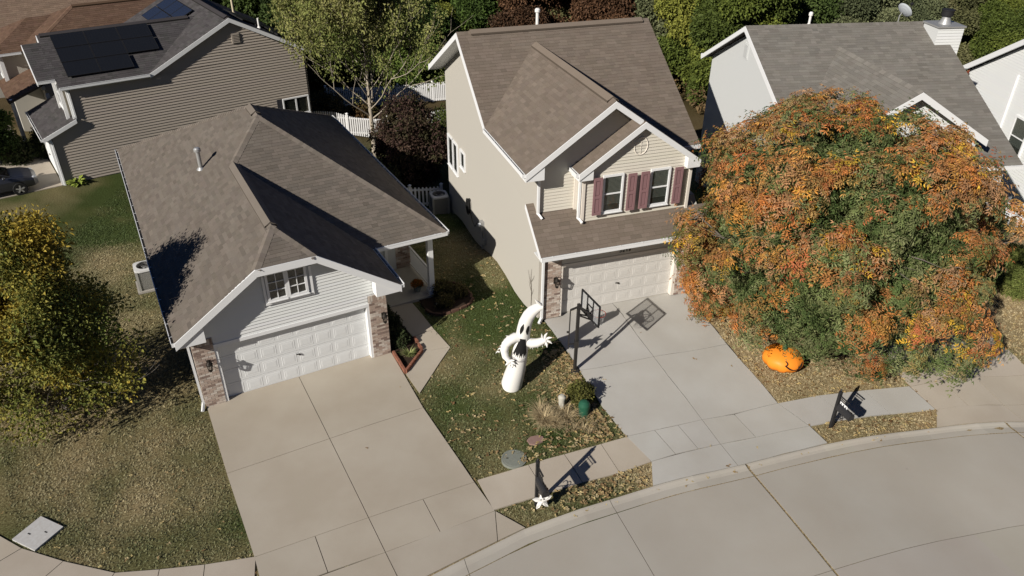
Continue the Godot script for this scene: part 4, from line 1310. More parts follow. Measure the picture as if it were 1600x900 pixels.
# a spray of feather leaves that arch out and droop
func feather_spray(n: int, len_: float) -> ArrayMesh:
	var mb := MB.new()
	for i in n:
		var az := TAU * i / n + rr(-.6, .6)
		var d := Vector3(cos(az), rr(.0, 1.4), sin(az)).normalized()
		var p := rand_dir() * .08
		var g := rr(.65, 1.25)
		var l := len_ * rr(.6, 1.2)
		var k := 4
		for j in k:
			var st := l / k
			p += d * st
			d = (d + Vector3(0, -.26, 0) + rand_dir() * .16).normalized()
			var s := d.cross(Vector3.UP).normalized()
			var up := s.cross(d)
			for q in [-1.0, 1.0]:
				leaf(mb, p, (d * rr(.4, 1.0) + s * q - up * rr(.1, .6)).normalized(), (up + rand_dir() * .7).normalized(), rr(.075, .13), rr(.026, .042), g * rr(.65, 1.35))
		leaf(mb, p, d, (Vector3.UP + rand_dir() * .5).normalized(), .11, .03, g)
	return mb.mesh()

func scatter(parent: Node3D, called: String, m: Mesh, xf: Array, cols: Array, mt: Material, kind := "") -> MultiMeshInstance3D:
	var mm := MultiMesh.new()
	mm.transform_format = MultiMesh.TRANSFORM_3D
	mm.use_colors = true
	mm.mesh = m
	mm.instance_count = xf.size()
	for i in xf.size():
		mm.set_instance_transform(i, xf[i])
		mm.set_instance_color(i, cols[i])
	var o := MultiMeshInstance3D.new()
	o.name = called
	o.multimesh = mm
	o.material_override = mt
	if kind: o.set_meta("kind", kind)
	parent.add_child(o, true)
	return o

func turn(p: Vector3, s: float, up := Vector3.UP) -> Transform3D:
	var b := Basis(Vector3.UP, rr(0, TAU))
	if up != Vector3.UP:
		var ax := Vector3.UP.cross(up)
		if ax.length() > .001:
			b = Basis(ax.normalized(), Vector3.UP.angle_to(up)) * b
	return Transform3D(b.scaled(Vector3(s, s, s)), p)

func limb(mb: MB, p: Vector3, d: Vector3, l: float, r: float, depth: int, tips: Array, spread: float, up: float) -> void:
	var path: Array = [p]; var rad: Array = [r]
	var n := 4
	for i in n:
		d = (d + rand_dir() * .16 + Vector3(0, up, 0) * .12).normalized()
		p += d * l / n
		path.append(p); rad.append(lerpf(r, r * .55, float(i + 1) / n))
		if depth <= 1: tips.append([p, d])
	mb.tube(path, rad, 7 if r > .05 else 4, Color.WHITE, false)
	if depth == 0: return
	var kids := 2 + rng.randi_range(0, 1) if depth > 1 else 2
	for k in kids:
		var nd := (d + rand_dir() * spread).normalized()
		limb(mb, p, nd, l * rr(.62, .85), r * .55, depth - 1, tips, spread, up)
	if depth > 1:
		limb(mb, path[2], (d + rand_dir() * spread * 1.3).normalized(), l * .6, r * .42, depth - 2 if depth > 2 else 1, tips, spread, up)

func mix(p: Array, t: float) -> Color:
	var k := clampf(t, 0, .999) * (p.size() - 1)
	var i := int(k)
	return (p[i] as Color).lerp(p[mini(i + 1, p.size() - 1)], k - i)

# a full tree for the wood: trunk and limbs, a crown of leafy lobes
func wood_tree(h: float, r: float, cols: Array, m: Mesh, dens: float, low: float) -> Node3D:
	var o := Node3D.new()
	var mb := MB.new()
	var tips: Array = []
	mb.tube([Vector3(0, -.4, 0), Vector3(.05, h * .25, 0), Vector3(rr(-.2, .2), h * .55, rr(-.2, .2)), Vector3(rr(-.2, .2), h * .8, rr(-.2, .2))], [.03 * h, .024 * h, .016 * h, .006 * h], 8, Color.WHITE, false)
	var lobes: Array = []
	var nl := 22
	for i in nl:
		var y := low + (1 - low) * (i + .5) / nl
		var t := (y - low) / (1 - low)
		var w := r * sqrt(maxf(.12, 1 - pow(t * 1.55 - .62, 2)))
		var az := i * 2.4 + rr(-.4, .4)
		var q := Vector3(cos(az) * w * rr(.35, 1.0), h * y * rr(.9, 1.02), sin(az) * w * rr(.35, 1.0))
		lobes.append([q, r * rr(.2, .42), rng.randf()])
		mb.tube([Vector3(0, q.y * .72, 0), q * Vector3(.5, .9, .5) , q], [.012 * h, .008 * h, .003 * h], 5, Color.WHITE, false)
	var tr := MeshInstance3D.new()
	tr.name = "trunk"; tr.mesh = mb.mesh(); tr.material_override = M.bark
	o.add_child(tr)
	var xf: Array = []; var cc: Array = []
	for b in lobes:
		var n := int(dens * b[1] * b[1] * 14)
		for i in n:
			var d := rand_dir()
			if d.y < -.55: d.y = -d.y
			var p: Vector3 = b[0] + d * b[1] * rr(.62, 1.12) * Vector3(1, .72, 1)
			xf.append(turn(p, rr(.75, 1.25)))
			var c := mix(cols, b[2] * .75 + rng.randf() * .25) * rr(.75, 1.25)
			c.a = 1
			cc.append(c)
	scatter(o, "crown", m, xf, cc, M.leaf, "stuff")
	return o

func place_copy(src: Node3D, called: String, at: Vector3, s: float, ry: float, label: String, cat: String, grp := "") -> Node3D:
	var o: Node3D = src.duplicate()
	o.name = numbered(called)
	add_child(o)
	o.transform = Transform3D(Basis(Vector3.UP, ry).scaled(Vector3(s, s, s)), at)
	tag(o, label, cat, grp)
	return o

func big_tree() -> void:
	var base := on(11.0, -21.9)
	var T := thing("shade_tree", "huge domed tree turning orange and green between the grey drive and the white house", "tree", Transform3D(Basis.IDENTITY, base))
	var c := Vector3(10.38, 4.55, -22.15) - base
	var rad := Vector3(4.85, 4.35, 4.7)
	var mb := MB.new()
	mb.tube([Vector3(0, -.3, 0), Vector3(0, .9, .05), Vector3(.05, 1.7, 0)], [.34, .26, .24], 12, Color.WHITE, false)
	for i in 16:
		var d := rand_dir(); d.y = absf(d.y) * .7 - .05
		var e := c + d * rad * .85
		var s := Vector3(.05, rr(1.3, 2.0), 0)
		var m1 := s.lerp(e, .4) + Vector3(0, .5, 0); var m2 := s.lerp(e, .75) + Vector3(0, .3, 0)
		mb.tube([s, m1, m2, e], [.13, .09, .05, .012], 6, Color.WHITE, false)
		for k in 5:
			var st := m1.lerp(e, rr(0.1, .9))
			var en := st + (d + rand_dir() * .9).normalized() * rr(.8, 1.8)
			mb.tube([st, st.lerp(en, .5) + rand_dir() * .12, en], [.03, .018, .006], 4, Color.WHITE, false)
	part(T, "trunk", mb, M.grey_bark)
	var sprays := [feather_spray(6, .36), feather_spray(7, .32), feather_spray(6, .28)]
	var green := [Color(.05, .08, .024), Color(.09, .125, .04), Color(.14, .165, .062), Color(.18, .19, .09)]
	var autumn := [Color(.40, .15, .04), Color(.36, .17, .065), Color(.33, .20, .11), Color(.46, .24, .05), Color(.33, .10, .045)]
	var gold := [Color(.46, .27, .03), Color(.50, .34, .05)]
	var xs: Array = [[], [], []]; var cs: Array = [[], [], []]
	# leafy lobes over the dome, an inner green shell below them
	var lobes: Array = []
	for i in 340:
		var y := 1.0 - 1.86 * (i + .5) / 340
		var t := i * 2.39996
		var q := sqrt(maxf(0, 1 - y * y))
		if y < 0: q = lerpf(q, 1.0, .7)
		var d := Vector3(q * cos(t), y, q * sin(t))
		var hole := noise_b.get_noise_3d(d.x * 34 + 9, d.y * 34, d.z * 34)
		var inner := i % 4 == 3
		if not inner and hole < -.03: continue
		var lump := 1.0 + .34 * noise_a.get_noise_3d(d.x * 26, d.y * 26, d.z * 26)
		var k := rr(.5, .64) if inner else rr(.78, 1.0)
		var lc := c + d * rad * minf(k * lump, lerpf(1.06, .90, smoothstep(.6, .95, d.y)))
		if d.x > 0: lc.x = c.x + (lc.x - c.x) * .93
		if lc.y < .4 + 1.35 * smoothstep(.3, .9, -d.x) + 1.1 * smoothstep(.5, 1.0, d.x) + 1.15 * smoothstep(.3, .9, d.z): continue
		if lc.x + base.x > 6.5 and lc.x + base.x < 9.7 and lc.z + base.z > -21.7 and lc.y < 1.3 + (lc.z + base.z + 20.6) * .62: continue
		lobes.append([lc, d, rr(.45, .82) if not inner else rr(.8, 1.1), inner])
	for q in [[-4.1, .9, -1.1], [-3.7, 1.5, -.8], [-4.4, 1.4, -1.5], [-3.3, 1.0, -1.3]]:
		lobes.append([Vector3(q[0], q[1], q[2]), Vector3(-.8, .3, .5).normalized(), rr(.4, .6), false])
	for b in lobes:
		var lc: Vector3 = b[0]; var d: Vector3 = b[1]; var lr: float = b[2]
		# warm colour on the tops, in patches
		var warm := .235 + .04 * d.y + .5 * noise_b.get_noise_3d(lc.x * 12 + 50, lc.y * 12, lc.z * 12) + rr(-.22, .26)
		if b[3]: warm = -.4
		var n := int(66 * lr * lr)
		var glow := rng.randf() < .10
		for j in n:
			var e := rand_dir()
			if e.dot(d) < -.3: e = -e
			var p := lc + e * lr * rr(.66, 1.1) * Vector3(1, .85, 1)
			if p.y + base.y < gy(p.x + base.x, p.z + base.z) + .3: continue
			var w := warm + .34 * e.dot(Vector3(-.2, .9, .3)) + rr(-.3, .3)
			var col: Color
			if w > .40:
				col = mix(autumn, rng.randf())
				if rng.randf() < (.28 if glow else .06): col = mix(gold, rng.randf())
			elif w > .24: col = mix(green, rng.randf()).lerp(mix(autumn, rng.randf()), rr(.25, .6))
			else: col = mix(green, rng.randf())
			col *= rr(.8, 1.5); col.a = 1
			var m := rng.randi_range(0, 2)
			xs[m].append(turn(p, rr(.8, 1.3), (e + d * .6 + Vector3(0, .7, 0)).normalized()))
			cs[m].append(col)
	for m in 3:
		scatter(T, "crown", sprays[m], xs[m], cs[m], M.leaf, "stuff")

func open_tree(called: String, label: String, base: Vector3, c: Vector3, rad: Vector3, bark: Material, limbs: int, m: Mesh, cols: Array, per_tip: int, keep: float, trunk_r: float, fork: float, bare := 0.0, rise := .75, climb := 1.0, skirt := 0.0) -> void:
	var T := thing(called, label, "tree", Transform3D(Basis.IDENTITY, base))
	var mb := MB.new()
	var lc := c - base
	var tips: Array = []
	mb.tube([Vector3(0, -.3, 0), Vector3(rr(-.05, .05), fork * .6, 0), Vector3(0, fork, 0)], [trunk_r * 1.3, trunk_r, trunk_r * .9], 9, Color.WHITE, false)
	var top := Vector3(lc.x * .5, lc.y + rad.y * .8, lc.z * .5)
	mb.tube([Vector3(0, fork, 0), Vector3(lc.x * .2, lerpf(fork, top.y, .5), lc.z * .2), top], [trunk_r * .9, trunk_r * .5, .012], 7, Color.WHITE, false)
	for i in limbs:
		var y := lerpf(fork, lc.y + rad.y * .35, float(i) / limbs)
		var az := i * 2.4 + rr(-.3, .3)
		var w := 1.0 - .45 * float(i) / limbs
		var d := Vector3(cos(az), rise + rr(0, .5) + .7 * float(i) / limbs, sin(az)).normalized()
		limb(mb, Vector3(0, y, 0), d, rad.x * (.5 if skirt > 0 else .66) * w, trunk_r * (.5 if trunk_r < .125 else .34) * (1 - .5 * float(i) / limbs), 3, tips, .62, climb)
	var xf: Array = []; var cc: Array = []
	for t in tips:
		var p: Vector3 = t[0]
		var q := (p - lc) / rad
		var dd := q.length()
		if dd > 1.12 or rng.randf() > keep: continue
		if rng.randf() < bare: continue
		var k := clampf(.5 + .9 * noise_a.get_noise_3d(p.x * 8, p.y * 8, p.z * 8) + .25 * q.y + rr(-.25, .25), 0, 1)
		for j in per_tip:
			xf.append(turn(p + rand_dir() * rr(0, .38), rr(.7, 1.2)))
			var col := mix(cols, clampf(k + rr(-.2, .2), 0, 1)) * rr(.8, 1.2)
			col.a = 1
			cc.append(col)
	for i in int(skirt):
		var az := rr(0, TAU); var y := rr(.35, 2.2)
		var q := rad.x * rr(.25, .95) * sqrt(clampf(.35 + y * .35, 0, 1))
		var p := Vector3(cos(az) * q, y, sin(az) * q)
		if noise_b.get_noise_3d(p.x * 9, p.y * 9, p.z * 9) < -.05: continue
		var st := Vector3(p.x * .3, maxf(.4, p.y * .7), p.z * .3)
		if i % 3 == 0: mb.tube([st, st.lerp(p, .5) + Vector3(0, .1, 0), p], [.014, .01, .004], 4, Color.WHITE, false)
		xf.append(turn(p, rr(.7, 1.1)))
		var col := mix(cols, rr(0, .75)) * rr(.8, 1.2)
		col.a = 1
		cc.append(col)
	part(T, "trunk", mb, bark)
	scatter(T, "crown", m, xf, cc, M.leaf, "stuff")

func shrub(called: String, label: String, at: Vector3, r: Vector3, m: Mesh, n: int, cols: Array, twigs := 10, grp := "", cat := "shrub") -> void:
	var T := thing(called, label, cat, Transform3D(Basis.IDENTITY, at), grp)
	var mb := MB.new()
	for i in twigs:
		var d := rand_dir(); d.y = absf(d.y) + .4
		d = d.normalized()
		var e := d * r * Vector3(1, 1.7, 1) * rr(.7, 1.0)
		e.y = minf(e.y, r.y * 1.9)
		mb.tube([Vector3(d.x * .05, -.05, d.z * .05), e * .5 + rand_dir() * .05 * r.y, e], [.022 * r.y + .008, .012 * r.y + .005, .004], 4, Color.WHITE, false)
	part(T, "stem", mb, M.bark)
	var xf: Array = []; var cc: Array = []
	for i in n:
		var d := rand_dir()
		var lump := 1.0 + .35 * noise_b.get_noise_3d(d.x * 12 + at.x * 5, d.y * 12, d.z * 12)
		var p := Vector3(0, r.y, 0) + d * r * pow(rng.randf(), .33) * lump
		if p.y < .03: continue
		xf.append(turn(p, rr(.75, 1.2)))
		var c := mix(cols, rng.randf()) * rr(.8, 1.2)
		c.a = 1
		cc.append(c)
	scatter(T, "foliage", m, xf, cc, M.leaf, "stuff")

# arching grass blades from one root
func tussock(mb: MB, at: Vector3, n: int, l: float, w: float, droop: float, cols: Array) -> void:
	for i in n:
		var az := rr(0, TAU)
		var out := Vector3(cos(az), 0, sin(az))
		var d := (out * rr(.1, .8) + Vector3.UP).normalized()
		var p := at + out * rr(0, .06)
		var ll := l * rr(.6, 1.15)
		var s := out.cross(Vector3.UP).normalized()
		var c := mix(cols, rng.randf()) * rr(.8, 1.2)
		var k := 4
		for j in k:
			var q := p + d * ll / k
			d = (d + Vector3(0, -droop, 0) + out * .12).normalized()
			var w0 := w * (1 - float(j) / k) * .5; var w1 := w * (1 - float(j + 1) / k) * .5
			mb.quad(p - s * w0, p + s * w0, q + s * w1, q - s * w1, c)
			p = q

# ---------- things on the lots ----------
func ghost() -> void:
	var at := on(0.0, -19.5)
	var G := thing("inflatable_ghost", "tall white inflatable ghost with gaping black mouth standing on the lawn", "inflatable ghost", Transform3D(Basis.IDENTITY, at))
	var cl := [Vector3(0, -.02, 0), Vector3(.02, .12, 0), Vector3(.09, .45, 0), Vector3(.17, .8, 0), Vector3(.23, 1.15, 0), Vector3(.28, 1.5, 0), Vector3(.32, 1.8, 0), Vector3(.35, 2.05, 0), Vector3(.38, 2.3, 0), Vector3(.43, 2.55, 0), Vector3(.52, 2.78, 0), Vector3(.64, 2.95, 0), Vector3(.76, 3.05, 0), Vector3(.86, 3.09, 0), Vector3(.93, 3.08, 0)]
	var rad := [.28, .335, .325, .295, .265, .242, .226, .218, .212, .205, .192, .178, .152, .115, .065]
	var mb := MB.new()
	mb.tube(cl, rad, 22)
	mb.tube([Vector3(.86, 3.05, 0), Vector3(.84, 3.18, 0), Vector3(.76, 3.26, 0), Vector3(.69, 3.36, 0)], [.075, .07, .045, .008], 8)
	mb.tube([Vector3(.3, 1.98, .05), Vector3(.1, 2.02, .10), Vector3(-.05, 1.93, .12), Vector3(-.17, 1.78, .13), Vector3(-.22, 1.58, .16), Vector3(-.18, 1.38, .22), Vector3(-.06, 1.24, .29)], [.15, .155, .15, .14, .13, .11, .07], 14)
	mb.tube([Vector3(.42, 1.85, .04), Vector3(.62, 1.80, .08), Vector3(.80, 1.83, .1), Vector3(.95, 1.9, .1), Vector3(1.06, 1.94, .1)], [.14, .155, .14, .115, .07], 14)
	part(G, "body", mb, M.nylon)
	# clawed hands: four fingers and a thumb each
	var hd := MB.new()
	for q in [[Vector3(1.02, 1.95, .1), [Vector3(.02, .28, .02), Vector3(-.14, .22, .04), Vector3(.2, .14, .02), Vector3(.24, -.06, .05), Vector3(.12, -.2, .1)]], [Vector3(-.06, 1.24, .29), [Vector3(.2, -.02, .08), Vector3(.16, -.14, .08), Vector3(.04, -.2, .06), Vector3(-.1, -.14, .04), Vector3(.14, .12, .06)]]]:
		hd.ball(Transform3D(Basis.IDENTITY, q[0]), Vector3(.1, .09, .075))
		for d in q[1]:
			var bend := Vector3(d.y * .35, -d.x * .35, 0)
			hd.tube([q[0] + d * .15, q[0] + d * .65 + bend * .1, q[0] + d + bend * .55], [.045, .04, .008], 7)
	part(G, "hand", hd, M.nylon)
	# tattered fringes under both arms
	var fr := MB.new()
	for i in 8:
		var t := i / 7.0
		var p := Vector3(.5, 1.68, .08).lerp(Vector3(1.03, 1.84, .1), t)
		fr.tube([p + Vector3(-.035, .04, 0), p + Vector3(0, -.02, .01), p + Vector3(.015, -.15 + .04 * (i % 2), .02)], [.04, .032, .003], 6)
	part(G, "fringe", fr, M.nylon)
	fr = MB.new()
	for i in 6:
		var t := i / 5.0
		var p := Vector3(-.06, 2.06, .12).lerp(Vector3(-.37, 1.5, .15), t)
		fr.tube([p, p + Vector3(-.06, .02, 0), p + Vector3(-.12, .05 - .02 * i, .01)], [.035, .03, .003], 6)
	part(G, "fringe", fr, M.nylon)
	# features that lie on the skin of the body
	var skin := func(y: float, phi: float, lift: float) -> Vector3:
		var i := 1
		while i < cl.size() - 2 and cl[i].y < y: i += 1
		var t := clampf((y - cl[i - 1].y) / (cl[i].y - cl[i - 1].y), 0, 1)
		var p: Vector3 = cl[i - 1].lerp(cl[i], t)
		var ax: Vector3 = (cl[i] - cl[i - 1]).normalized()
		var r: float = lerpf(rad[i - 1], rad[i], t) + lift
		return p + ax.cross(Vector3.BACK) * sin(phi) * r + Vector3.BACK * cos(phi) * r
	var patch := func(b: MB, rows: Array, lift: float) -> void:
		for i in rows.size() - 1:
			var a: Array = rows[i]; var d: Array = rows[i + 1]
			for k in 6:
				var t0 := k / 6.0; var t1 := (k + 1) / 6.0
				b.quad(skin.call(d[0], lerpf(d[1], d[2], t0), lift), skin.call(d[0], lerpf(d[1], d[2], t1), lift), skin.call(a[0], lerpf(a[1], a[2], t1), lift), skin.call(a[0], lerpf(a[1], a[2], t0), lift))
	var mo := MB.new()
	patch.call(mo, [[2.05, -.36, .3], [1.98, -.46, .42], [1.85, -.6, .56], [1.7, -.74, .7], [1.55, -.9, .82], [1.42, -1.02, .92], [1.36, -.95, .85]], .012)
	part(G, "mouth", mo, M.black_cloth)
	var lip := MB.new()
	patch.call(lip, [[1.42, -1.2, -1.03], [1.34, -1.12, -.7], [1.24, -.8, -.15], [1.20, -.5, .05], [1.19, -.3, .1]], .010)
	patch.call(lip, [[1.42, .93, 1.1], [1.34, .62, 1.02], [1.24, .1, .75], [1.20, -.1, .5], [1.19, -.1, .3]], .010)
	part(G, "lip", lip, M.grey_cloth)
	var te := MB.new()
	for i in 8:
		var ph := lerpf(-.85, .75, i / 7.0)
		te.tri(skin.call(1.33, ph - .13, .02), skin.call(1.33, ph + .13, .02), skin.call(1.46 + .07 * (i % 2), ph + .03, .022))
	part(G, "teeth", te, M.nylon)
	for s in [[-.42, 0.0], [.44, .0]]:
		var e := MB.new()
		var rows: Array = []
		for i in 9:
			var t := i / 8.0
			var w := .25 * sin(PI * clampf(t * .93 + .04, 0, 1))
			rows.append([lerpf(2.56, 2.2, t), s[0] - w + .1 * (t - .5) * signf(s[0]), s[0] + w + .1 * (t - .5) * signf(s[0])])
		patch.call(e, rows, .012)
		part(G, "eye", e, M.black_cloth)

func pumpkin() -> void:
	var at := on(9.0, -20.6)
	var G := thing("inflatable_pumpkin", "round orange inflatable pumpkin peeping out below the big tree's leaves", "inflatable pumpkin", Transform3D(Basis(Vector3.UP, -.3), at))
	var mb := MB.new()
	var rows := 16; var cols := 48
	var pt := func(i: int, k: int) -> Vector3:
		var th := PI * i / rows - PI / 2; var ph := TAU * k / cols
		var rib := 1.0 - .09 * pow(absf(cos(ph * 5)), 6) * cos(th)
		return Vector3(cos(th) * cos(ph) * .68 * rib, .37 + sin(th) * .39 * rib, cos(th) * sin(ph) * .66 * rib)
	for i in rows:
		for k in cols:
			var a: Vector3 = pt.call(i, k); var b: Vector3 = pt.call(i, k + 1); var c: Vector3 = pt.call(i + 1, k + 1); var d: Vector3 = pt.call(i + 1, k)
			var nn := func(q: Vector3) -> Vector3: return ((q - Vector3(0, .37, 0)) / Vector3(.46, .152, .43)).normalized()
			mb.tri_n(a, c, b, nn.call(a), nn.call(c), nn.call(b)); mb.tri_n(a, d, c, nn.call(a), nn.call(d), nn.call(c))
	part(G, "body", mb, M.orange_nylon)
	var st := MB.new()
	st.tube([Vector3(0, .72, 0), Vector3(0, .84, 0), Vector3(.06, .93, 0)], [.1, .07, .05], 10)
	part(G, "stalk", st, M.green_plastic)
	var sk := func(az: float, h: float) -> Vector3:
		var th := asin(clampf((h - .37) / .39, -1, 1))
		return Vector3(sin(az) * cos(th) * .655, h, cos(az) * cos(th) * .655)
	var fc := MB.new()
	var path: Array = []; var rad: Array = []
	for i in 13:
		var t := i / 12.0
		path.append(sk.call(lerpf(.1, 1.2, t), .50 - .17 * sin(PI * t))); rad.append(.022)
	fc.tube(path, rad, 6)
	path = []; rad = []
	for i in 7:
		var t := i / 6.0
		path.append(sk.call(.1 + .12 * sin(PI * t), .48 + .13 * t)); rad.append(.02)
	fc.tube(path, rad, 6)
	part(G, "mouth", fc, M.black_cloth)

func hoop() -> void:
	var base := on(2.07, -20.01)
	var T := thing("basketball_hoop", "black basketball hoop with clear backboard at the edge of the grey drive", "basketball hoop", Transform3D(Basis.IDENTITY, base))
	var p := MB.new()
	p.beam(Vector3(0, -.3, 0), Vector3(0, 2.6, 0), .085, .085, Color.WHITE, Vector3(.909, 0, -.417))
	p.at(Vector3(0, .03, 0), Vector3(.26, .05, .26)); p.at(Vector3(0, 1.1, 0), Vector3(.14, .22, .14))
	part(T, "pole", p, M.dark_steel)
	var c := Vector3(2.455, 0, -20.2) - Vector3(base.x, 0, base.z)
	var n := Vector3(.909, 0, -.417); var u := Vector3(.417, 0, .909)
	var y0 := 2.50 - base.y; var y1 := 3.28 - base.y
	var w := 1.14
	var X := Transform3D(Basis(u, Vector3.UP, -n), c)       # x along the board, z towards the pole
	var ar := MB.new()
	for s in [-.12, .12]:
		ar.beam(u * s * .4 + Vector3(0, 2.52, 0), X * Vector3(s, y0 + .22, .05), .045, .045)
		ar.beam(u * s * .4 + Vector3(0, 2.2, 0), X * Vector3(s, y0 + .05, .05), .04, .04)
	ar.beam(Vector3(0, 2.45, 0) - n * .28, Vector3(0, 2.52, 0) + n * .1, .05, .05)
	ar.beam(Vector3(-.26, 2.46, .12), Vector3(-.26, .98, .12), .035, .035)
	ar.beam(Vector3(-.26, 1.15, .12), Vector3(0, 1.1, 0), .03, .03)
	ar.at(Vector3(-.29, 1.62, .12), Vector3(.1, .05, .05))
	part(T, "lift_arm", ar, M.dark_steel)
	var fr := MB.new()
	for s in [-1.0, 1.0]:
		fr.box(X * Transform3D(Basis.IDENTITY, Vector3(s * (w / 2 - .02), (y0 + y1) / 2, 0)), Vector3(.04, y1 - y0, .05))
		fr.box(X * Transform3D(Basis.IDENTITY, Vector3(0, (y0 + y1) / 2 + s * ((y1 - y0) / 2 - .021), 0)), Vector3(w - .08, .042, .048))
	for s in [-.18, .18]:
		fr.box(X * Transform3D(Basis.IDENTITY, Vector3(s, (y0 + y1) / 2, .012)), Vector3(.03, y1 - y0 - .08, .03))
	fr.box(X * Transform3D(Basis.IDENTITY, Vector3(0, y0 + .47, .012)), Vector3(.33, .03, .028))
	fr.box(X * Transform3D(Basis.IDENTITY, Vector3(0, y0 + .14, .02)), Vector3(.4, .16, .05))
	for s in [-1.0, 1.0]:
		fr.beam(X * Vector3(s * .17, y0 + .45, .02), X * Vector3(s * .02, y0 + .18, .02), .025, .025)
	part(T, "board_frame", fr, M.black_metal)
	var gl := MB.new()
	gl.box(X * Transform3D(Basis.IDENTITY, Vector3(0, (y0 + y1) / 2, -.012)), Vector3(w - .07, y1 - y0 - .07, .008))
	part(T, "backboard", gl, M.smoke_glass)
	var rim := MB.new()
	var path: Array = []; var rad: Array = []
	for i in 25:
		var t := TAU * i / 24
		path.append(X * Vector3(cos(t) * .225, y0 + .1, -.32 + sin(t) * .225)); rad.append(.011)
	rim.tube(path, rad, 6, Color.WHITE, false)
	rim.box(X * Transform3D(Basis.IDENTITY, Vector3(0, y0 + .09, -.05)), Vector3(.14, .1, .1))
	part(T, "rim", rim, M.rim_red)
	var net := MB.new()
	for i in 12:
		for s in [1.0, -1.0]:
			var q: Array = []
			for j in 6:
				var t: float = TAU * i / 12 + s * j * .22
				var r := lerpf(.215, .12, j / 5.0)
				q.append(X * Vector3(cos(t) * r, y0 + .09 - j * .08, -.32 + sin(t) * r))
			net.tube(q, [.004, .004, .004, .004, .004, .004], 3, Color.WHITE, false)
	part(T, "net", net, M.net)

func mailbox(label: String, at: Vector3, hgt: float, lit_plate: bool, lean := 0.0) -> void:
	var d := Vector3(.33, 0, .944)
	var X := Transform3D(Basis(Vector3(d.z, 0, -d.x), Vector3.UP, d) * Basis(Vector3.RIGHT, lean), at)   # z towards the road
	var T := thing("mailbox", label, "mailbox", X, "mailboxes at the kerb")
	var p := MB.new()
	p.at(Vector3(0, hgt / 2 - .2, 0), Vector3(.085, hgt + .4, .085))
	p.lathe(Transform3D(Basis.IDENTITY, Vector3(0, hgt, 0)), [Vector2(.06, 0), Vector2(.06, .03), Vector2(.02, .05), Vector2(.035, .09), Vector2(0, .15)], 10)
	part(T, "post", p, M.black_metal)
	var y := hgt * .60
	var a := MB.new()
	a.at(Vector3(0, y - .02, .3), Vector3(.06, .04, .62))
	for s in [[.1, .14, .30], [.22, .1, .22]]:
		var path: Array = []; var rad: Array = []
		for i in 15:
			var t := i / 14.0 * 4.6
			path.append(Vector3(0, y - s[2] + .05 + s[1] * .75 * sin(t) * (1 - t * .1), s[0] + s[1] * (1 - cos(t)) * .6)); rad.append(.011)
		a.tube(path, rad, 5, Color.WHITE, false)
	a.beam(Vector3(0, y - .42, .03), Vector3(0, y - .04, .46), .02, .02)
	part(T, "scroll_bracket", a, M.black_metal)
	var b := MB.new()
	var poly := P([-.095, 0, .095, 0, .095, .12, .075, .175, .04, .21, 0, .222, -.04, .21, -.075, .175, -.095, .12])
	b.prism(Transform3D(Basis.IDENTITY, Vector3(0, y, .09)), poly, 0, .52)
	part(T, "letter_box", b, M.box_black)
	var f := MB.new()
	f.prism(Transform3D(Basis.IDENTITY, Vector3(0, y - .005, .61)), P([-.103, 0, .103, 0, .103, .125, .08, .182, .043, .22, 0, .232, -.043, .22, -.08, .182, -.103, .125]), 0, .022)
	f.at(Vector3(0, y + .17, .64), Vector3(.03, .04, .02))
	part(T, "letter_box_door", f, M.box_black)
	var g := MB.new()
	g.at(Vector3(.105, y + .1, .42), Vector3(.012, .03, .2)); g.at(Vector3(.105, y + .12, .5), Vector3(.012, .07, .05))
	part(T, "signal_flag", g, M.rim_red)
	var s := MB.new()
	var ys := hgt * .93
	s.beam(Vector3(0, ys, 0), Vector3(0, ys, .42), .025, .03); s.beam(Vector3(0, ys - .07, .0), Vector3(0, ys - .07, .38), .015, .015)
	for z in [.12, .36]: s.beam(Vector3(0, ys, z), Vector3(0, ys - .14, z), .01, .01)
	part(T, "sign_arm", s, M.black_metal)
	var pl := MB.new()
	pl.at(Vector3(0, ys - .24, .24), Vector3(.016, .20, .30))
	part(T, "number_plate", pl, M.trim if lit_plate else M.black_metal)
	if lit_plate:
		var bk := MB.new()
		for q in [[-.07, .05], [0.0, .07], [.07, .05]]:
			bk.at(Vector3(-.0, ys - .24, .24 + q[0] * 1.4), Vector3(.022, .11, q[1] * .6))
		bk.at(Vector3(0, ys - .34, .24), Vector3(.02, .02, .31)); bk.at(Vector3(0, ys - .14, .24), Vector3(.02, .02, .31))
		part(T, "plate_border", bk, M.black_metal)

func star_ghost(at: Vector3) -> void:
	var T := thing("hanging_cloth_ghost", "small white star-shaped cloth ghost hung under the mailbox", "halloween decoration", Transform3D(Basis(Vector3.UP, .25) * Basis(Vector3.RIGHT, -.12), at))
	var mb := MB.new()
	var n := 10
	var pts: Array[Vector3] = []
	for i in n:
		var t := TAU * i / n + PI / 2
		var r := .29 if i % 2 == 0 else .125
		pts.append(Vector3(cos(t) * r, .36 + sin(t) * r * 1.1, 0))
	for i in n:
		var a := pts[i]; var b := pts[(i + 1) % n]
		var c := Vector3(0, .36, .06); var d := Vector3(0, .36, -.06)
		var m := (a + b) * .5
		mb.tri(c, a, m + Vector3(0, 0, .035)); mb.tri(c, m + Vector3(0, 0, .035), b)
		mb.tri(d, b, m - Vector3(0, 0, .035)); mb.tri(d, m - Vector3(0, 0, .035), a)
		mb.tri(a, m - Vector3(0, 0, .035), m + Vector3(0, 0, .035)); mb.tri(b, m + Vector3(0, 0, .035), m - Vector3(0, 0, .035))
	part(T, "body", mb, M.nylon)
	var ey := MB.new()
	for q in [-.045, .045]: ey.ball(Transform3D(Basis.IDENTITY, Vector3(q, .43, .05)), Vector3(.016, .024, .01), Color.WHITE, 4, 8)
	part(T, "eye", ey, M.black_cloth)

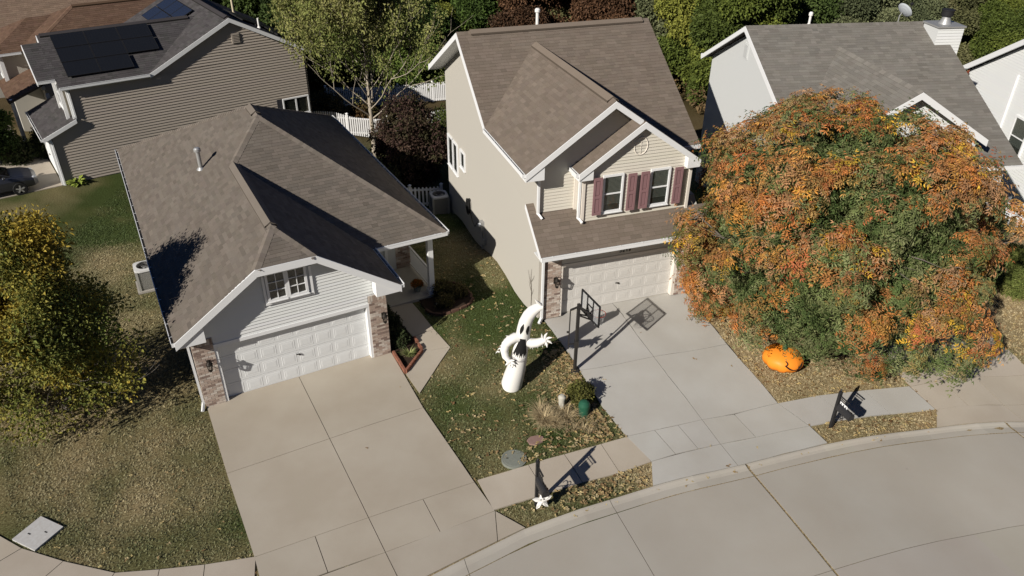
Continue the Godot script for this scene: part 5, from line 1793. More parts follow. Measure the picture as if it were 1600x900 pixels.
func car(x: Transform3D) -> void:
	var T := thing("parked_car", "dark blue car parked on the pale drive by the taupe house", "car", x)
	# length along x, front at +x
	var sec := func(px: float, hw: float, y0: float, y1: float, rnd: float) -> Array:
		var o: Array = []
		for q in [[1, .12], [1, .45], [.99, .7], [.93, .9], [.8, 1.0], [.4, 1.03], [0, 1.04]]:
			o.append(Vector3(px, lerpf(y0, y1, q[1]), hw * q[0]))
		for i in range(5, -1, -1):
			o.append(Vector3(px, o[i].y, -o[i].z))
		return o
	var loft := func(b: MB, ss: Array, col: Color) -> void:
		for i in ss.size() - 1:
			for k in ss[i].size() - 1:
				b.quad(ss[i][k], ss[i][k + 1], ss[i + 1][k + 1], ss[i + 1][k], col)
		for e in [0, ss.size() - 1]:
			for k in range(1, ss[e].size() - 1):
				b.tri(ss[e][0], ss[e][k], ss[e][k + 1], col)
	var b := MB.new()
	loft.call(b, [sec.call(-2.25, .7, .35, .8, 0), sec.call(-2.15, .82, .3, .98, 0), sec.call(-1.4, .88, .28, 1.02, 0), sec.call(0, .9, .28, 1.0, 0), sec.call(.9, .89, .28, .98, 0), sec.call(1.7, .86, .28, .9, 0), sec.call(2.1, .78, .3, .78, 0), sec.call(2.27, .6, .36, .66, 0)], Color.WHITE)
	part(T, "body", b, M.car_paint)
	var g := MB.new()
	loft.call(g, [sec.call(-2.0, .66, .9, 1.0, 0), sec.call(-1.5, .7, .9, 1.42, 0), sec.call(-.9, .71, .9, 1.5, 0), sec.call(.1, .7, .9, 1.48, 0), sec.call(.55, .69, .9, 1.32, 0), sec.call(1.15, .68, .9, .97, 0)], Color.WHITE)
	part(T, "window", g, M.car_glass)
	var rf := MB.new()
	rf.box(Transform3D(Basis(Vector3.BACK, .02), Vector3(-.55, 1.515, 0)), Vector3(1.5, .05, 1.18))
	for s in [-1.0, 1.0]:
		rf.beam(Vector3(-.1, 1.5, s * .62), Vector3(1.15, .98, s * .68), .05, .05); rf.beam(Vector3(-1.3, 1.5, s * .62), Vector3(-1.95, 1.0, s * .66), .07, .05); rf.beam(Vector3(-.55, 1.5, s * .66), Vector3(-.5, 1.0, s * .72), .05, .06)
		rf.ball(Transform3D(Basis.IDENTITY, Vector3(.85, 1.05, s * .95)), Vector3(.07, .08, .12), Color.WHITE, 5, 8)
	part(T, "roof", rf, M.car_paint)
	for s in [-1.0, 1.0]:
		for wx in [-1.38, 1.4]:
			var w := Node3D.new()
			w.name = "wheel"; w.position = Vector3(wx, .33, s * .8)
			T.add_child(w, true)
			var ty := MB.new()
			var wb := Transform3D(Basis(Vector3.RIGHT, PI / 2), Vector3.ZERO)
			ty.lathe(wb, [Vector2(.2, -.11), Vector2(.31, -.11), Vector2(.335, -.08), Vector2(.335, .08), Vector2(.31, .11), Vector2(.2, .11)], 22)
			part(w, "tyre", ty, M.rubber)
			var rm := MB.new()
			rm.lathe(wb, [Vector2(.21, -.1), Vector2(.21, .1)], 22, Color(.4, .4, .4))
			for k in 5:
				rm.box(Transform3D(Basis(Vector3.BACK, TAU * k / 5), Vector3.ZERO) * Transform3D(Basis.IDENTITY, Vector3(0, .11, s * .1)), Vector3(.07, .2, .02))
			rm.lathe(Transform3D(Basis(Vector3.RIGHT, PI / 2), Vector3(0, 0, s * .1)), [Vector2(0, -.02), Vector2(.06, -.015), Vector2(.06, .015), Vector2(0, .02)], 12)
			part(w, "rim", rm, M.alloy)
		var hl := MB.new()
		hl.ball(Transform3D(Basis.IDENTITY, Vector3(2.06, .72, s * .6)), Vector3(.16, .07, .13), Color.WHITE, 6, 10)
		part(T, "headlight", hl, M.lamp_clear)

func picket_fence(called: String, label: String, a: Vector3, b: Vector3, h: float, gap: float, pw: float, posts: int, m: Material) -> void:
	var l := Vector2(a.x, a.z).distance_to(Vector2(b.x, b.z))
	var yaw := atan2(-(b.z - a.z), b.x - a.x)
	var T := thing(called, label, "fence", Transform3D(Basis(Vector3.UP, yaw), a), "white fences behind the houses")
	var inv := T.transform.affine_inverse()
	var ground_at := func(t: float) -> float:
		var w := a.lerp(b, t / l)
		return gy(w.x, w.z) - a.y
	for i in posts:
		var t := l * i / (posts - 1)
		var mb := MB.new()
		mb.at(Vector3(t, ground_at.call(t) + h / 2 + .0, 0), Vector3(.125, h + .22, .125))
		mb.lathe(Transform3D(Basis.IDENTITY, Vector3(t, ground_at.call(t) + h + .11, 0)), [Vector2(.1, 0), Vector2(.1, .03), Vector2(0, .09)], 4)
		part(T, "post", mb, m)
	for y in [.16, h - .14]:
		for i in posts - 1:
			var t0 := l * i / (posts - 1); var t1 := l * (i + 1) / (posts - 1)
			var mb := MB.new()
			mb.beam(Vector3(t0 + .06, ground_at.call(t0) + y, 0), Vector3(t1 - .06, ground_at.call(t1) + y, 0), .045, .09)
			part(T, "rail", mb, m)
	var pk := MB.new()
	pk.at(Vector3(0, h / 2 + .03, .035), Vector3(pw, h - .06, .02))
	pk.prism(Transform3D(Basis.IDENTITY, Vector3(0, h, .035)), P([-pw / 2, 0, pw / 2, 0, 0, pw * .5]), -.01, .01)
	var shared := pk.mesh()
	var t := .12
	while t < l - .08:
		part(T, "picket", shared, m).position = Vector3(t, ground_at.call(t), 0)
		t += gap

func props() -> void:
	ghost(); pumpkin(); hoop()
	var m1 := on(.72, -14.74)
	mailbox("black mailbox on scrolled post with the little cloth ghost below it", m1, 1.62, false)
	star_ghost(on(.80, -14.72, .10) + Vector3(.07, 0, .26))
	mailbox("black mailbox on a post with a white number plate, beyond the grey drive", on(9.78, -17.89), 1.40, true)
	ac_unit("air_conditioner", "grey louvred cooling unit on the dry lawn beside the ranch house's gutter", Transform3D(Basis(Vector3.UP, .503), F1 * Vector3(-.62, -.08, -8.75)))
	var q := F2 * Vector3(-.68, 0, -12.15)
	ac_unit("air_conditioner", "grey cooling unit with white top in the gap behind the cream house's wall", Transform3D(Basis(Vector3.UP, .335), on(q.x, q.z)), .84, .9)
	# electricity meter and its pipe on the cream side wall
	var mt := thing("electricity_meter", "grey meter box with conduit on the cream house's shaded side wall", "meter", F2 * left_(-.12) * Transform3D(Basis.IDENTITY, Vector3(-6.65, .45, 0)))
	var mb := MB.new()
	mb.at(Vector3(0, 0, .08), Vector3(.26, .42, .15))
	part(mt, "box", mb, M.galvanised)
	mb = MB.new()
	mb.lathe(Transform3D(Basis(Vector3.RIGHT, PI / 2), Vector3(0, .05, .15)), [Vector2(.09, 0), Vector2(.085, .07), Vector2(.06, .1), Vector2(0, .1)], 14)
	part(mt, "dial_dome", mb, M.lamp_clear)
	mb = MB.new()
	mb.tube([Vector3(0, -.2, .06), Vector3(0, -1.1, .06)], [.035, .035], 8); mb.tube([Vector3(.3, -.5, .05), Vector3(.3, -.2, .05), Vector3(.13, -.1, .05)], [.02, .02, .02], 6); mb.at(Vector3(.3, -.6, .07), Vector3(.18, .26, .12))
	part(mt, "conduit", mb, M.galvanised)
	var hs := thing("garden_hose", "dark garden hose coiled on a hanger on the shaded side wall", "hose", F2 * left_(-.12) * Transform3D(Basis.IDENTITY, Vector3(-8.6, .55, 0)))
	mb = MB.new()
	for k in 5:
		var path: Array = []; var rad: Array = []
		for i in 17:
			var t := TAU * i / 16
			path.append(Vector3(cos(t) * (.2 + k * .012), sin(t) * (.32 + k * .015) - .1, .05 + k * .022)); rad.append(.013)
		mb.tube(path, rad, 5, Color.WHITE, false)
	mb.tube([Vector3(.2, -.2, .08), Vector3(.5, -.55, .08), Vector3(1.0, -.6, .1), Vector3(1.25, -.25, .05)], [.013, .013, .013, .013], 5)
	part(hs, "coil", mb, M.rubber)
	mb = MB.new()
	mb.at(Vector3(0, .22, .07), Vector3(.16, .05, .14))
	part(hs, "hanger", mb, M.black_metal)
	# fences
	var fa := F2 * Vector3(-3.4, 0, -13.4); var fb := F2 * Vector3(-.25, 0, -13.4)
	picket_fence("picket_fence", "short white picket fence closing the shaded gap between the two front houses", on(fa.x, fa.z), on(fb.x, fb.z), 1.05, .19, .09, 3, M.fence)
	picket_fence("picket_fence", "white picket fence behind the pale-trunked tree, nearer of the two back fences", on(-12.6, -45.3), on(-3.2, -47.6), 1.2, .13, .085, 5, M.fence)
	picket_fence("picket_fence", "white picket fence farther back, running behind the cream house's rear corner", on(-12.5, -50.4), on(-1.0, -53.6), 1.3, .13, .09, 6, M.fence)
	# small things on the middle lawn
	var gp := thing("utility_pedestal", "round green utility pedestal in the flower patch by the grey drive", "utility box", Transform3D(Basis.IDENTITY, on(2.24, -18.15)))
	mb = MB.new()
	mb.lathe(Transform3D.IDENTITY, [Vector2(.17, -.05), Vector2(.165, .34), Vector2(.18, .35), Vector2(.18, .42), Vector2(.15, .5), Vector2(.08, .55), Vector2(0, .56)], 20)
	part(gp, "housing", mb, M.green_plastic)
	mb = MB.new()
	mb.lathe(Transform3D(Basis.IDENTITY, Vector3(0, .3, 0)), [Vector2(.182, 0), Vector2(.186, .02), Vector2(.182, .04)], 20)
	part(gp, "collar", mb, M.green_plastic)
	var wp := thing("utility_pedestal", "short pale grey utility post beside the green pedestal", "utility box", Transform3D(Basis.IDENTITY, on(1.57, -18.42)))
	mb = MB.new()
	mb.lathe(Transform3D.IDENTITY, [Vector2(.10, -.05), Vector2(.10, .42), Vector2(.12, .43), Vector2(.12, .5), Vector2(.07, .56), Vector2(0, .57)], 14)
	part(wp, "housing", mb, M.pale_plastic)
	mb = MB.new()
	mb.at(Vector3(0, .2, .1), Vector3(.1, .22, .02))
	part(wp, "cover", mb, M.pale_plastic)
	var mh := thing("manhole_cover", "round weathered green-grey access cover set in the lawn by the footpath", "manhole cover", Transform3D(Basis.IDENTITY, on(.11, -16.43)))
	mb = MB.new()
	mb.lathe(Transform3D.IDENTITY, [Vector2(.37, -.1), Vector2(.37, .045), Vector2(.33, .05), Vector2(.32, .04), Vector2(.31, .05), Vector2(0, .052)], 28)
	part(mh, "lid", mb, M.old_lid)
	mb = MB.new()
	for s in [-1.0, 1.0]: mb.at(Vector3(s * .2, .056, 0), Vector3(.06, .012, .03), Color(.2, .2, .2))
	part(mh, "lifting_slot", mb, M.old_lid)
	var ul := thing("utility_hatch", "square pale concrete utility lid sunk in the dry lawn by the footpath", "utility cover", Transform3D(Basis(Vector3.UP, -.42), on(-12.24, -13.63)))
	mb = MB.new()
	mb.prism(Transform3D(Basis(Vector3.RIGHT, Vector3.FORWARD, Vector3.UP), Vector3.ZERO), P([-.42, -.42, .42, -.42, .42, .42, -.42, .42]), -.1, .06)
	part(ul, "lid", mb, M.lid_grey)
	mb = MB.new()
	mb.at(Vector3(-.17, .062, .12), Vector3(.09, .01, .03), Color(.1, .1, .1)); mb.at(Vector3(.17, .062, -.1), Vector3(.09, .01, .03), Color(.1, .1, .1))
	part(ul, "lifting_slot", mb, M.lid_grey)
	var ps := thing("flat_stone", "flat pinkish stone lying in worn grass near the footpath", "stone", Transform3D(Basis(Vector3.UP, .4), on(.75, -17.15)))
	mb = MB.new()
	mb.prism(Transform3D(Basis(Vector3.RIGHT, Vector3.FORWARD, Vector3.UP), Vector3.ZERO), P([-.24, -.1, -.1, -.2, .16, -.16, .26, .02, .15, .14, -.1, .17, -.25, .08]), -.05, .045)
	part(ps, "slab", mb, M.pink_stone)
	# flag beyond the taupe house
	var fp := thing("flag", "small red, white and blue flag on a pole beyond the taupe house's roof", "flag", Transform3D(Basis.IDENTITY, on(-20.2, -62)))
	mb = MB.new()
	mb.tube([Vector3(0, -.2, 0), Vector3(0, 4.6, 0), Vector3(.5, 5.4, 0)], [.04, .035, .02], 8)
	part(fp, "pole", mb, M.galvanised)
	for k in 4:
		mb = MB.new()
		for i in 6:
			var f := func(t: float, j: float) -> Vector3: return Vector3(.42 - j * .26 + t * .5, 5.25 - j * .28 - t * .35, .06 * sin(t * 7 + j))
			mb.quad(f.call(i / 6.0, k + 1.0), f.call((i + 1) / 6.0, k + 1.0), f.call((i + 1) / 6.0, float(k)), f.call(i / 6.0, float(k)))
		part(fp, "stripe", mb, [M.trim, M.flag_red, M.trim, M.flag_blue][k])
	car(F0 * Transform3D(Basis.IDENTITY, Vector3(-4.7, .0, -.75)))
	# white garden chairs in the gap at the right
	for s in [[21.75, -30.6, .4, "white plastic garden chair beside the white house, nearer the grey-roofed wall"], [21.85, -29.6, -.6, "white plastic garden chair at the picture's right edge, on the grass"]]:
		var ch := thing("garden_chair", s[3], "chair", Transform3D(Basis(Vector3.UP, s[2]), on(s[0], s[1])), "white plastic garden chairs")
		mb = MB.new()
		mb.at(Vector3(0, .42, 0), Vector3(.5, .04, .5))
		part(ch, "seat", mb, M.trim)
		mb = MB.new()
		for k in 5: mb.box(Transform3D(Basis(Vector3.RIGHT, -.2), Vector3(-.2 + k * .1, .72, -.28)), Vector3(.07, .56, .025))
		mb.at(Vector3(0, 1.0, -.34), Vector3(.52, .06, .03))
		part(ch, "backrest", mb, M.trim)
		for x in [-1.0, 1.0]:
			for z in [-1.0, 1.0]:
				mb = MB.new()
				mb.beam(Vector3(x * .23, .42, z * .22), Vector3(x * .27, 0, z * .27), .05, .05)
				part(ch, "leg", mb, M.trim)
			mb = MB.new()
			mb.at(Vector3(x * .28, .64, 0), Vector3(.05, .03, .5)); mb.beam(Vector3(x * .28, .64, .22), Vector3(x * .24, .42, .22), .04, .04)
			part(ch, "armrest", mb, M.trim)
	# far pale shed through the trees
	var sh := thing("garden_shed", "pale shed glimpsed through the trees beyond the taupe house", "shed", Transform3D(Basis(Vector3.UP, .3), on(-14.5, -66)))
	mb = MB.new()
	mb.prism(front(2), P([-2.5, -.3, 2.5, -.3, 2.5, 2.3, 0, 3.4, -2.5, 2.3]), -4, 0)
	part(sh, "wall", mb, M.white_wall)
	mb = MB.new()
	mb.beam(Vector3(-1.4, 2.95, -2.2), Vector3(-1.4, 2.95, 2.2), 3.1, .08, Color.WHITE, Vector3(-.4, 1, 0)); mb.beam(Vector3(1.4, 2.95, -2.2), Vector3(1.4, 2.95, 2.2), 3.1, .08, Color.WHITE, Vector3(.4, 1, 0))
	part(sh, "roof", mb, M.deck)
	mb = MB.new()
	mb.at(Vector3(.5, 1, 2.02), Vector3(1, 2, .05))
	part(sh, "door", mb, M.dark_shutter)

func beds() -> void:
	# brick-edged bed at the foot of the garage pier
	var mul := structure("mulch_bed", "", "")
	for q in [world_poly(F1, [[6.18, -2.4], [7.0, -2.4], [7.14, -.4], [7.1, .42], [6.2, 1.25]])]:
		var mb := MB.new()
		var t := Geometry2D.triangulate_polygon(q)
		for i in range(0, t.size(), 3): _drape(mb, q[t[i]], q[t[i + 1]], q[t[i + 2]], .03, Color.WHITE, 3)
		part(mul, "mulch", mb, M.mulch)
		pave(q)
	var rb := PackedVector2Array()
	for i in 18:
		var t := TAU * i / 18
		rb.append(Vector2(-2.55 + cos(t) * 1.0 * (1 + .15 * sin(2 * t)), -24.9 + sin(t) * 1.15))
	var mb2 := MB.new()
	var tt := Geometry2D.triangulate_polygon(rb)
	for i in range(0, tt.size(), 3): _drape(mb2, rb[tt[i]], rb[tt[i + 1]], rb[tt[i + 2]], .05, Color.WHITE, 3)
	part(mul, "mulch", mb2, M.mulch)
	pave(rb)
	var edge := MB.new()
	edge.at(Vector3(0, .05, 0), Vector3(.29, .17, .085))
	edge.at(Vector3(0, .137, 0), Vector3(.27, .006, .07))
	var em := edge.mesh()
	var E1 := thing("brick_edging", "terracotta brick edging round the small bed by the garage pier", "garden edging")
	var cn := [Vector2(6.2, .08), Vector2(6.16, 1.33), Vector2(7.13, .46), Vector2(7.17, -.42)]
	for i in 3:
		var k := int(cn[i].distance_to(cn[i + 1]) / .3)
		for j in k:
			var p: Vector2 = cn[i].lerp(cn[i + 1], (j + .5) / k)
			var w := in_frame(F1, p.x, p.y, .02)
			var d: Vector2 = cn[i + 1] - cn[i]
			part(E1, "brick", em, M.terracotta).transform = Transform3D(Basis(Vector3.UP, .503 + atan2(-d.y, d.x) + rr(-.05, .05)), w)
	var E2 := thing("brick_edging", "brick edging curving round the shaded bed beside the porch", "garden edging")
	for i in 22:
		var t := TAU * i / 22
		var p := Vector2(-2.55 + cos(t) * 1.0 * (1 + .15 * sin(2 * t)), -24.9 + sin(t) * 1.15)
		if p.x < -3.2: continue
		part(E2, "brick", em, M.old_brick).transform = Transform3D(Basis(Vector3.UP, -t + PI / 2 + rr(-.1, .1)), on(p.x, p.y, -.035))
	var straw := [Color(.42, .33, .19), Color(.52, .43, .26), Color(.30, .23, .13)]
	var lime := [Color(.22, .26, .09), Color(.34, .36, .15), Color(.16, .22, .06)]
	# plants
	var w := in_frame(F1, 6.62, .52, .05)
	var A := thing("variegated_plant", "spiky pale green plant in the brick-edged bed", "plant", Transform3D(Basis.IDENTITY, w))
	var mb := MB.new()
	tussock(mb, Vector3.ZERO, 90, .42, .035, .3, lime)
	part(A, "leaves", mb, M.leaf)
	var og := on(1.31, -17.95)
	var B := thing("ornamental_grass", "clump of straw-coloured ornamental grass fallen open beside the utility posts", "ornamental grass", Transform3D(Basis.IDENTITY, og))
	mb = MB.new()
	for i in 9:
		tussock(mb, Vector3(rr(-.42, .4), 0, rr(-.35, .35)), 90, .72, .026, .42, straw)
	part(B, "blades", mb, M.leaf)
	var B2 := thing("dead_stems", "low tangle of dry brown stems in front of the green pedestal", "dead plant", Transform3D(Basis.IDENTITY, on(2.05, -17.75)))
	mb = MB.new()
	for i in 70:
		var p := Vector3(rr(-.6, .6), 0, rr(-.45, .45))
		var d := rand_dir(); d.y = absf(d.y) * .8 + .3
		mb.tube([p, p + d * .18, p + d * .3 + rand_dir() * .16], [.008, .006, .003], 4, mix([Color(.2, .14, .08), Color(.32, .25, .15), Color(.1, .07, .04)], rng.randf()), false)
	for i in 5: tussock(mb, Vector3(rr(-.6, .6), 0, rr(-.4, .4)), 24, .4, .016, .4, straw)
	part(B2, "stem", mb, M.leaf)
	var small := clump(34, .16, .085, .05)
	var olive := [Color(.12, .13, .03), Color(.2, .19, .05), Color(.07, .08, .025)]
	shrub("low_shrub", "yellow-green shrub at the drive's edge behind the green pedestal", on(2.2, -18.75), Vector3(.34, .3, .3), small, 130, [Color(.09, .10, .025), Color(.15, .145, .04), Color(.06, .065, .02)])
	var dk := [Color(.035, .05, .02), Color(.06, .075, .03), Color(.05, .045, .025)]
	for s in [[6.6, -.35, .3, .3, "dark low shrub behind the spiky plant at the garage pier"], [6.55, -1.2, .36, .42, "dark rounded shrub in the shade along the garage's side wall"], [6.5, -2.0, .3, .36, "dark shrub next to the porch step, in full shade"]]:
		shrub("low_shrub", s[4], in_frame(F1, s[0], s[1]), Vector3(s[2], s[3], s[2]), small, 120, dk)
	for s in [[-2.75, -25.4, .35, .28, "olive perennial nearest the porch column in the shaded bed"], [-2.1, -25.1, .3, .25, "olive perennial at the lawn side of the shaded bed"], [-2.55, -24.4, .28, .2, "low dark perennial at the front of the shaded bed"]]:
		shrub("perennial", s[4], on(s[0], s[1]), Vector3(s[2], s[3], s[2]), small, 80, [Color(.1, .1, .03), Color(.16, .13, .05), Color(.07, .06, .03)], 8, "", "plant")
	var rk := thing("rock", "pale rounded rock in the shaded bed by the porch", "rock", Transform3D(Basis(Vector3.UP, .5), on(-2.7, -24.6, .08)))
	mb = MB.new()
	mb.ball(Transform3D(Basis(Vector3.BACK, .3), Vector3.ZERO), Vector3(.2, .13, .15), Color.WHITE, 6, 9)
	part(rk, "stone", mb, M.lid_grey)
	var pt := thing("flower_pot", "dark pot of orange flowers on the shaded porch floor", "flower pot", F1 * Transform3D(Basis.IDENTITY, Vector3(8.45, .15, -3.15)))
	mb = MB.new()
	mb.lathe(Transform3D.IDENTITY, [Vector2(.11, 0), Vector2(.17, .22), Vector2(.19, .22), Vector2(.19, .27), Vector2(.15, .27), Vector2(.0, .24)], 16)
	part(pt, "pot", mb, M.old_lid)
	var xf: Array = []; var cc: Array = []
	for i in 70:
		var d := rand_dir(); d.y = absf(d.y)
		xf.append(turn(Vector3(0, .28, 0) + d * Vector3(.2, .17, .2), .45)); cc.append([Color(.45, .12, .02), Color(.5, .2, .03), Color(.06, .08, .02)][i % 3])
	scatter(pt, "flowers", small, xf, cc, M.leaf, "stuff")
	var hw := on(-22.35, -36.45)
	var hs := thing("hosta", "bright yellow-green leafy plant at the foot of the taupe wall", "plant", Transform3D(Basis.IDENTITY, hw))
	mb = MB.new()
	for i in 60:
		var az := rr(0, TAU)
		var d := Vector3(cos(az), rr(.25, 1.2), sin(az)).normalized()
		leaf(mb, Vector3(0, .02, 0) + d * rr(.1, .3), (d + Vector3(0, -.35, 0)).normalized(), Vector3.UP, rr(.25, .42), rr(.14, .22), rr(.8, 1.2), .1)
	part(hs, "leaves", mb, M.hosta_leaf)
	var med := clump(40, .32, .15, .085)
	shrub("dark_bush", "tall dusky purple-brown bush behind the ranch house, against the cream wall", on(-5.2, -37.3), Vector3(1.9, 2.25, 1.8), med, 680, [Color(.05, .032, .026), Color(.085, .05, .04), Color(.05, .05, .022), Color(.11, .065, .05)], 60)
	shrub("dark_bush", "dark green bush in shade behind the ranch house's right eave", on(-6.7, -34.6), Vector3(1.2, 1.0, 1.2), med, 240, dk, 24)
	for s in [[-9.6, -47.6, 1.0, "russet bush behind the nearer back fence, left of the pale trunk", [Color(.13, .07, .03), Color(.08, .075, .03)]], [-7.0, -48.6, .9, "olive bush between the two back fences, right of the pale trunk", [Color(.1, .11, .03), Color(.06, .08, .02)]], [-11.6, -47.2, 1.2, "brownish bush at the left end of the nearer back fence", [Color(.1, .08, .04), Color(.14, .11, .05)]], [-3.6, -43.5, 1.5, "green bush at the cream house's rear corner, before the nearer back fence", [Color(.06, .085, .02), Color(.1, .12, .03)]]]:
		shrub("fence_bush", s[3], on(s[0], s[1]), Vector3(s[2], s[2] * .8, s[2]), med, 150, s[4], 16)
	var yel := [Color(.16, .19, .05), Color(.10, .13, .03), Color(.22, .22, .07)]
	shrub("round_shrub", "yellow-green shrub behind the right side of the orange tree, at the picture's edge", on(19.3, -26.2), Vector3(1.0, .55, .7), small, 420, yel, 20)
	shrub("round_shrub", "yellow-green shrub nearer the third drive at the picture's right edge", on(19.1, -24.7), Vector3(.9, .5, .6), small, 420, yel, 20)
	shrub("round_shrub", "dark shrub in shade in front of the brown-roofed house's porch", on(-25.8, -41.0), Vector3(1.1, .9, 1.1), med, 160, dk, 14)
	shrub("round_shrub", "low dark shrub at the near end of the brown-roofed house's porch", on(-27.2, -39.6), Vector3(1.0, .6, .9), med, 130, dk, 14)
	# a bare climber on the side wall
	var vn := thing("bare_vine", "thin bare vine climbing the cream side wall near the downspout", "vine", F2 * left_(-.12) * Transform3D(Basis.IDENTITY, Vector3(-.85, 0, .01)))
	mb = MB.new()
	mb.tube([Vector3(0, -.1, 0), Vector3(.05, .6, .01), Vector3(-.05, 1.2, .01), Vector3(.02, 1.6, .02)], [.012, .01, .008, .004], 5)
	for s in [[.5, .25, .9], [.9, -.3, 1.4], [1.1, .3, 1.5], [.7, -.2, 1.0]]:
		mb.tube([Vector3(.02, s[0], .01), Vector3(s[1] * .6, (s[0] + s[2]) / 2, .02), Vector3(s[1], s[2], .02)], [.008, .006, .003], 4)
	part(vn, "stem", mb, M.bark)

func trees() -> void:
	big_tree()
	var lf := clump(13, .34, .13, .08)
	var gold := [Color(.13, .16, .04), Color(.20, .21, .05), Color(.27, .24, .05), Color(.40, .30, .05)]
	var b := on(-13.9, -18.5)
	open_tree("golden_tree", "open-branched tree with green and gold leaves on the lawn at the left", b, Vector3(-13.95, 3.3, -18.6), Vector3(2.95, 3.45, 2.8), M.grey_bark, 24, lf, gold, 2, .75, .10, .4, .10, .3, .8, 760)
	var pale := [Color(.15, .18, .05), Color(.22, .24, .075), Color(.28, .27, .10)]
	open_tree("pale_trunk_tree", "thin pale-trunked tree with sparse leaves in the yard behind the ranch house", on(-7.95, -41.6), Vector3(-8.0, 5.4, -41.6), Vector3(4.3, 5.2, 4.0), M.pale_bark, 30, clump(18, .4, .16, .1), pale, 1, .8, .13, 2.2, .06, .45)
	# the wood
	var wl := clump(40, .5, .22, .14)
	var pal := {
		"dark green": [Color(.022, .036, .012), Color(.045, .07, .02), Color(.07, .104, .028), Color(.10, .14, .04)],
		"green": [Color(.028, .05, .014), Color(.075, .118, .026), Color(.12, .175, .038), Color(.17, .22, .055)],
		"yellow-green": [Color(.04, .058, .016), Color(.09, .12, .024), Color(.165, .19, .036), Color(.25, .25, .05)],
		"olive": [Color(.04, .045, .02), Color(.09, .095, .04), Color(.14, .14, .06), Color(.18, .17, .085)],
		"russet": [Color(.045, .03, .018), Color(.11, .058, .032), Color(.17, .095, .05), Color(.13, .115, .04)],
		"red": [Color(.08, .025, .018), Color(.18, .036, .026), Color(.27, .07, .035), Color(.15, .06, .035)],
		"grey-green": [Color(.045, .055, .028), Color(.10, .118, .058), Color(.155, .17, .085), Color(.20, .205, .11)]}
	var proto := {}
	for k in pal:
		proto[k] = [wood_tree(9.5, 3.3, pal[k], wl, 11.0, .1), wood_tree(8.5, 3.6, pal[k], wl, 11.0, .14)]
	var spots := [
		# first row, from the left
		["dark green", -24.0, -57.0, .95], ["green", -20.0, -68.0, 1.0], ["dark green", -16.6, -58.0, 1.0], ["dark green", -13.0, -60.5, 1.0], ["green", -11.5, -55.6, .85], ["green", -7.6, -55.0, .85], ["yellow-green", -4.6, -56.0, .62], ["green", -2.4, -58.0, .9], ["russet", 1.0, -56.5, .85], ["olive", 3.6, -58.6, .9],
		["russet", 6.6, -57.0, .88], ["grey-green", 9.0, -56.0, .84], ["yellow-green", 12.6, -54.5, .95], ["yellow-green", 14.8, -50.5, .95], ["dark green", 17.6, -57.0, 1.0], ["dark green", 20.6, -55.5, .95], ["grey-green", 23.6, -54.0, .82], ["grey-green", 27.0, -55.0, .8], ["olive", 30.5, -56.5, .8], ["yellow-green", 33.0, -54.0, .72], ["red", 35.2, -51.5, .5], ["olive", 37.5, -54.5, .8], ["red", 39.4, -52.0, .62], ["red", 30.4, -49.6, .36], ["yellow-green", 33.6, -49.0, .45], ["olive", 42.5, -56.0, .8],
		# behind
		["green", -30.0, -66.0, 1.0], ["yellow-green", -26.0, -72.0, .9], ["dark green", -9.5, -66.0, 1.1], ["green", -5.0, -64.5, 1.05], ["dark green", -.5, -66.0, 1.1], ["olive", 3.6, -67.0, 1.1], ["russet", 8.0, -65.5, 1.05], ["green", 12.0, -64.0, 1.1], ["dark green", 16.5, -65.5, 1.1], ["green", 21.0, -64.0, 1.1], ["olive", 26.0, -65.0, 1.1], ["grey-green", 31.0, -66.0, 1.1], ["green", 36.0, -65.0, 1.1], ["olive", 41.0, -66.0, 1.1], ["yellow-green", 46.0, -64.0, 1.0], ["green", 51.0, -68.0, 1.1],
		["dark green", -34.0, -78.0, 1.2], ["green", -27.0, -80.0, 1.2], ["dark green", -21.0, -79.0, 1.2], ["green", -15.0, -76.0, 1.2], ["dark green", -8.0, -77.0, 1.3], ["green", -1.0, -78.0, 1.3], ["dark green", 6.0, -77.0, 1.3], ["green", 13.0, -77.0, 1.3], ["dark green", 20.0, -77.0, 1.3], ["green", 27.0, -78.0, 1.3], ["olive", 34.0, -78.0, 1.3], ["green", 42.0, -79.0, 1.3], ["dark green", 50.0, -80.0, 1.3]]
	var near_words := ["first", "second", "third", "fourth", "fifth", "sixth", "seventh", "eighth", "ninth", "tenth", "eleventh"]
	var count := {}
	for i in spots.size():
		var s: Array = spots[i]
		var row: String = "at the wood's front edge" if i < 26 else "in the wood's middle rows" if i < 42 else "at the wood's far back"
		var key: String = s[0] + row
		count[key] = count.get(key, 0) + 1
		var label := "%s %s tree from the left %s, behind the houses" % [near_words[count[key] - 1], s[0], row]
		place_copy(proto[s[0]][i % 2], "wood_tree", on(s[1], s[2]), s[3], i * 1.7, label, "tree", "trees of the wood behind the houses")
	for k in proto:
		for t in proto[k]: t.free()
	# a dark tree by the brown-roofed house, cut by the picture's edge
	var t0 := wood_tree(6.2, 2.2, pal["dark green"], clump(36, .3, .17, .1), 22.0, .2)
	t0.name = numbered("street_tree")
	add_child(t0)
	t0.position = on(-29.0, -38.6)
	tag(t0, "dark green tree at the picture's left edge, before the brown-roofed house", "tree")
	# undergrowth below the wood
	var xf: Array = []; var cc: Array = []
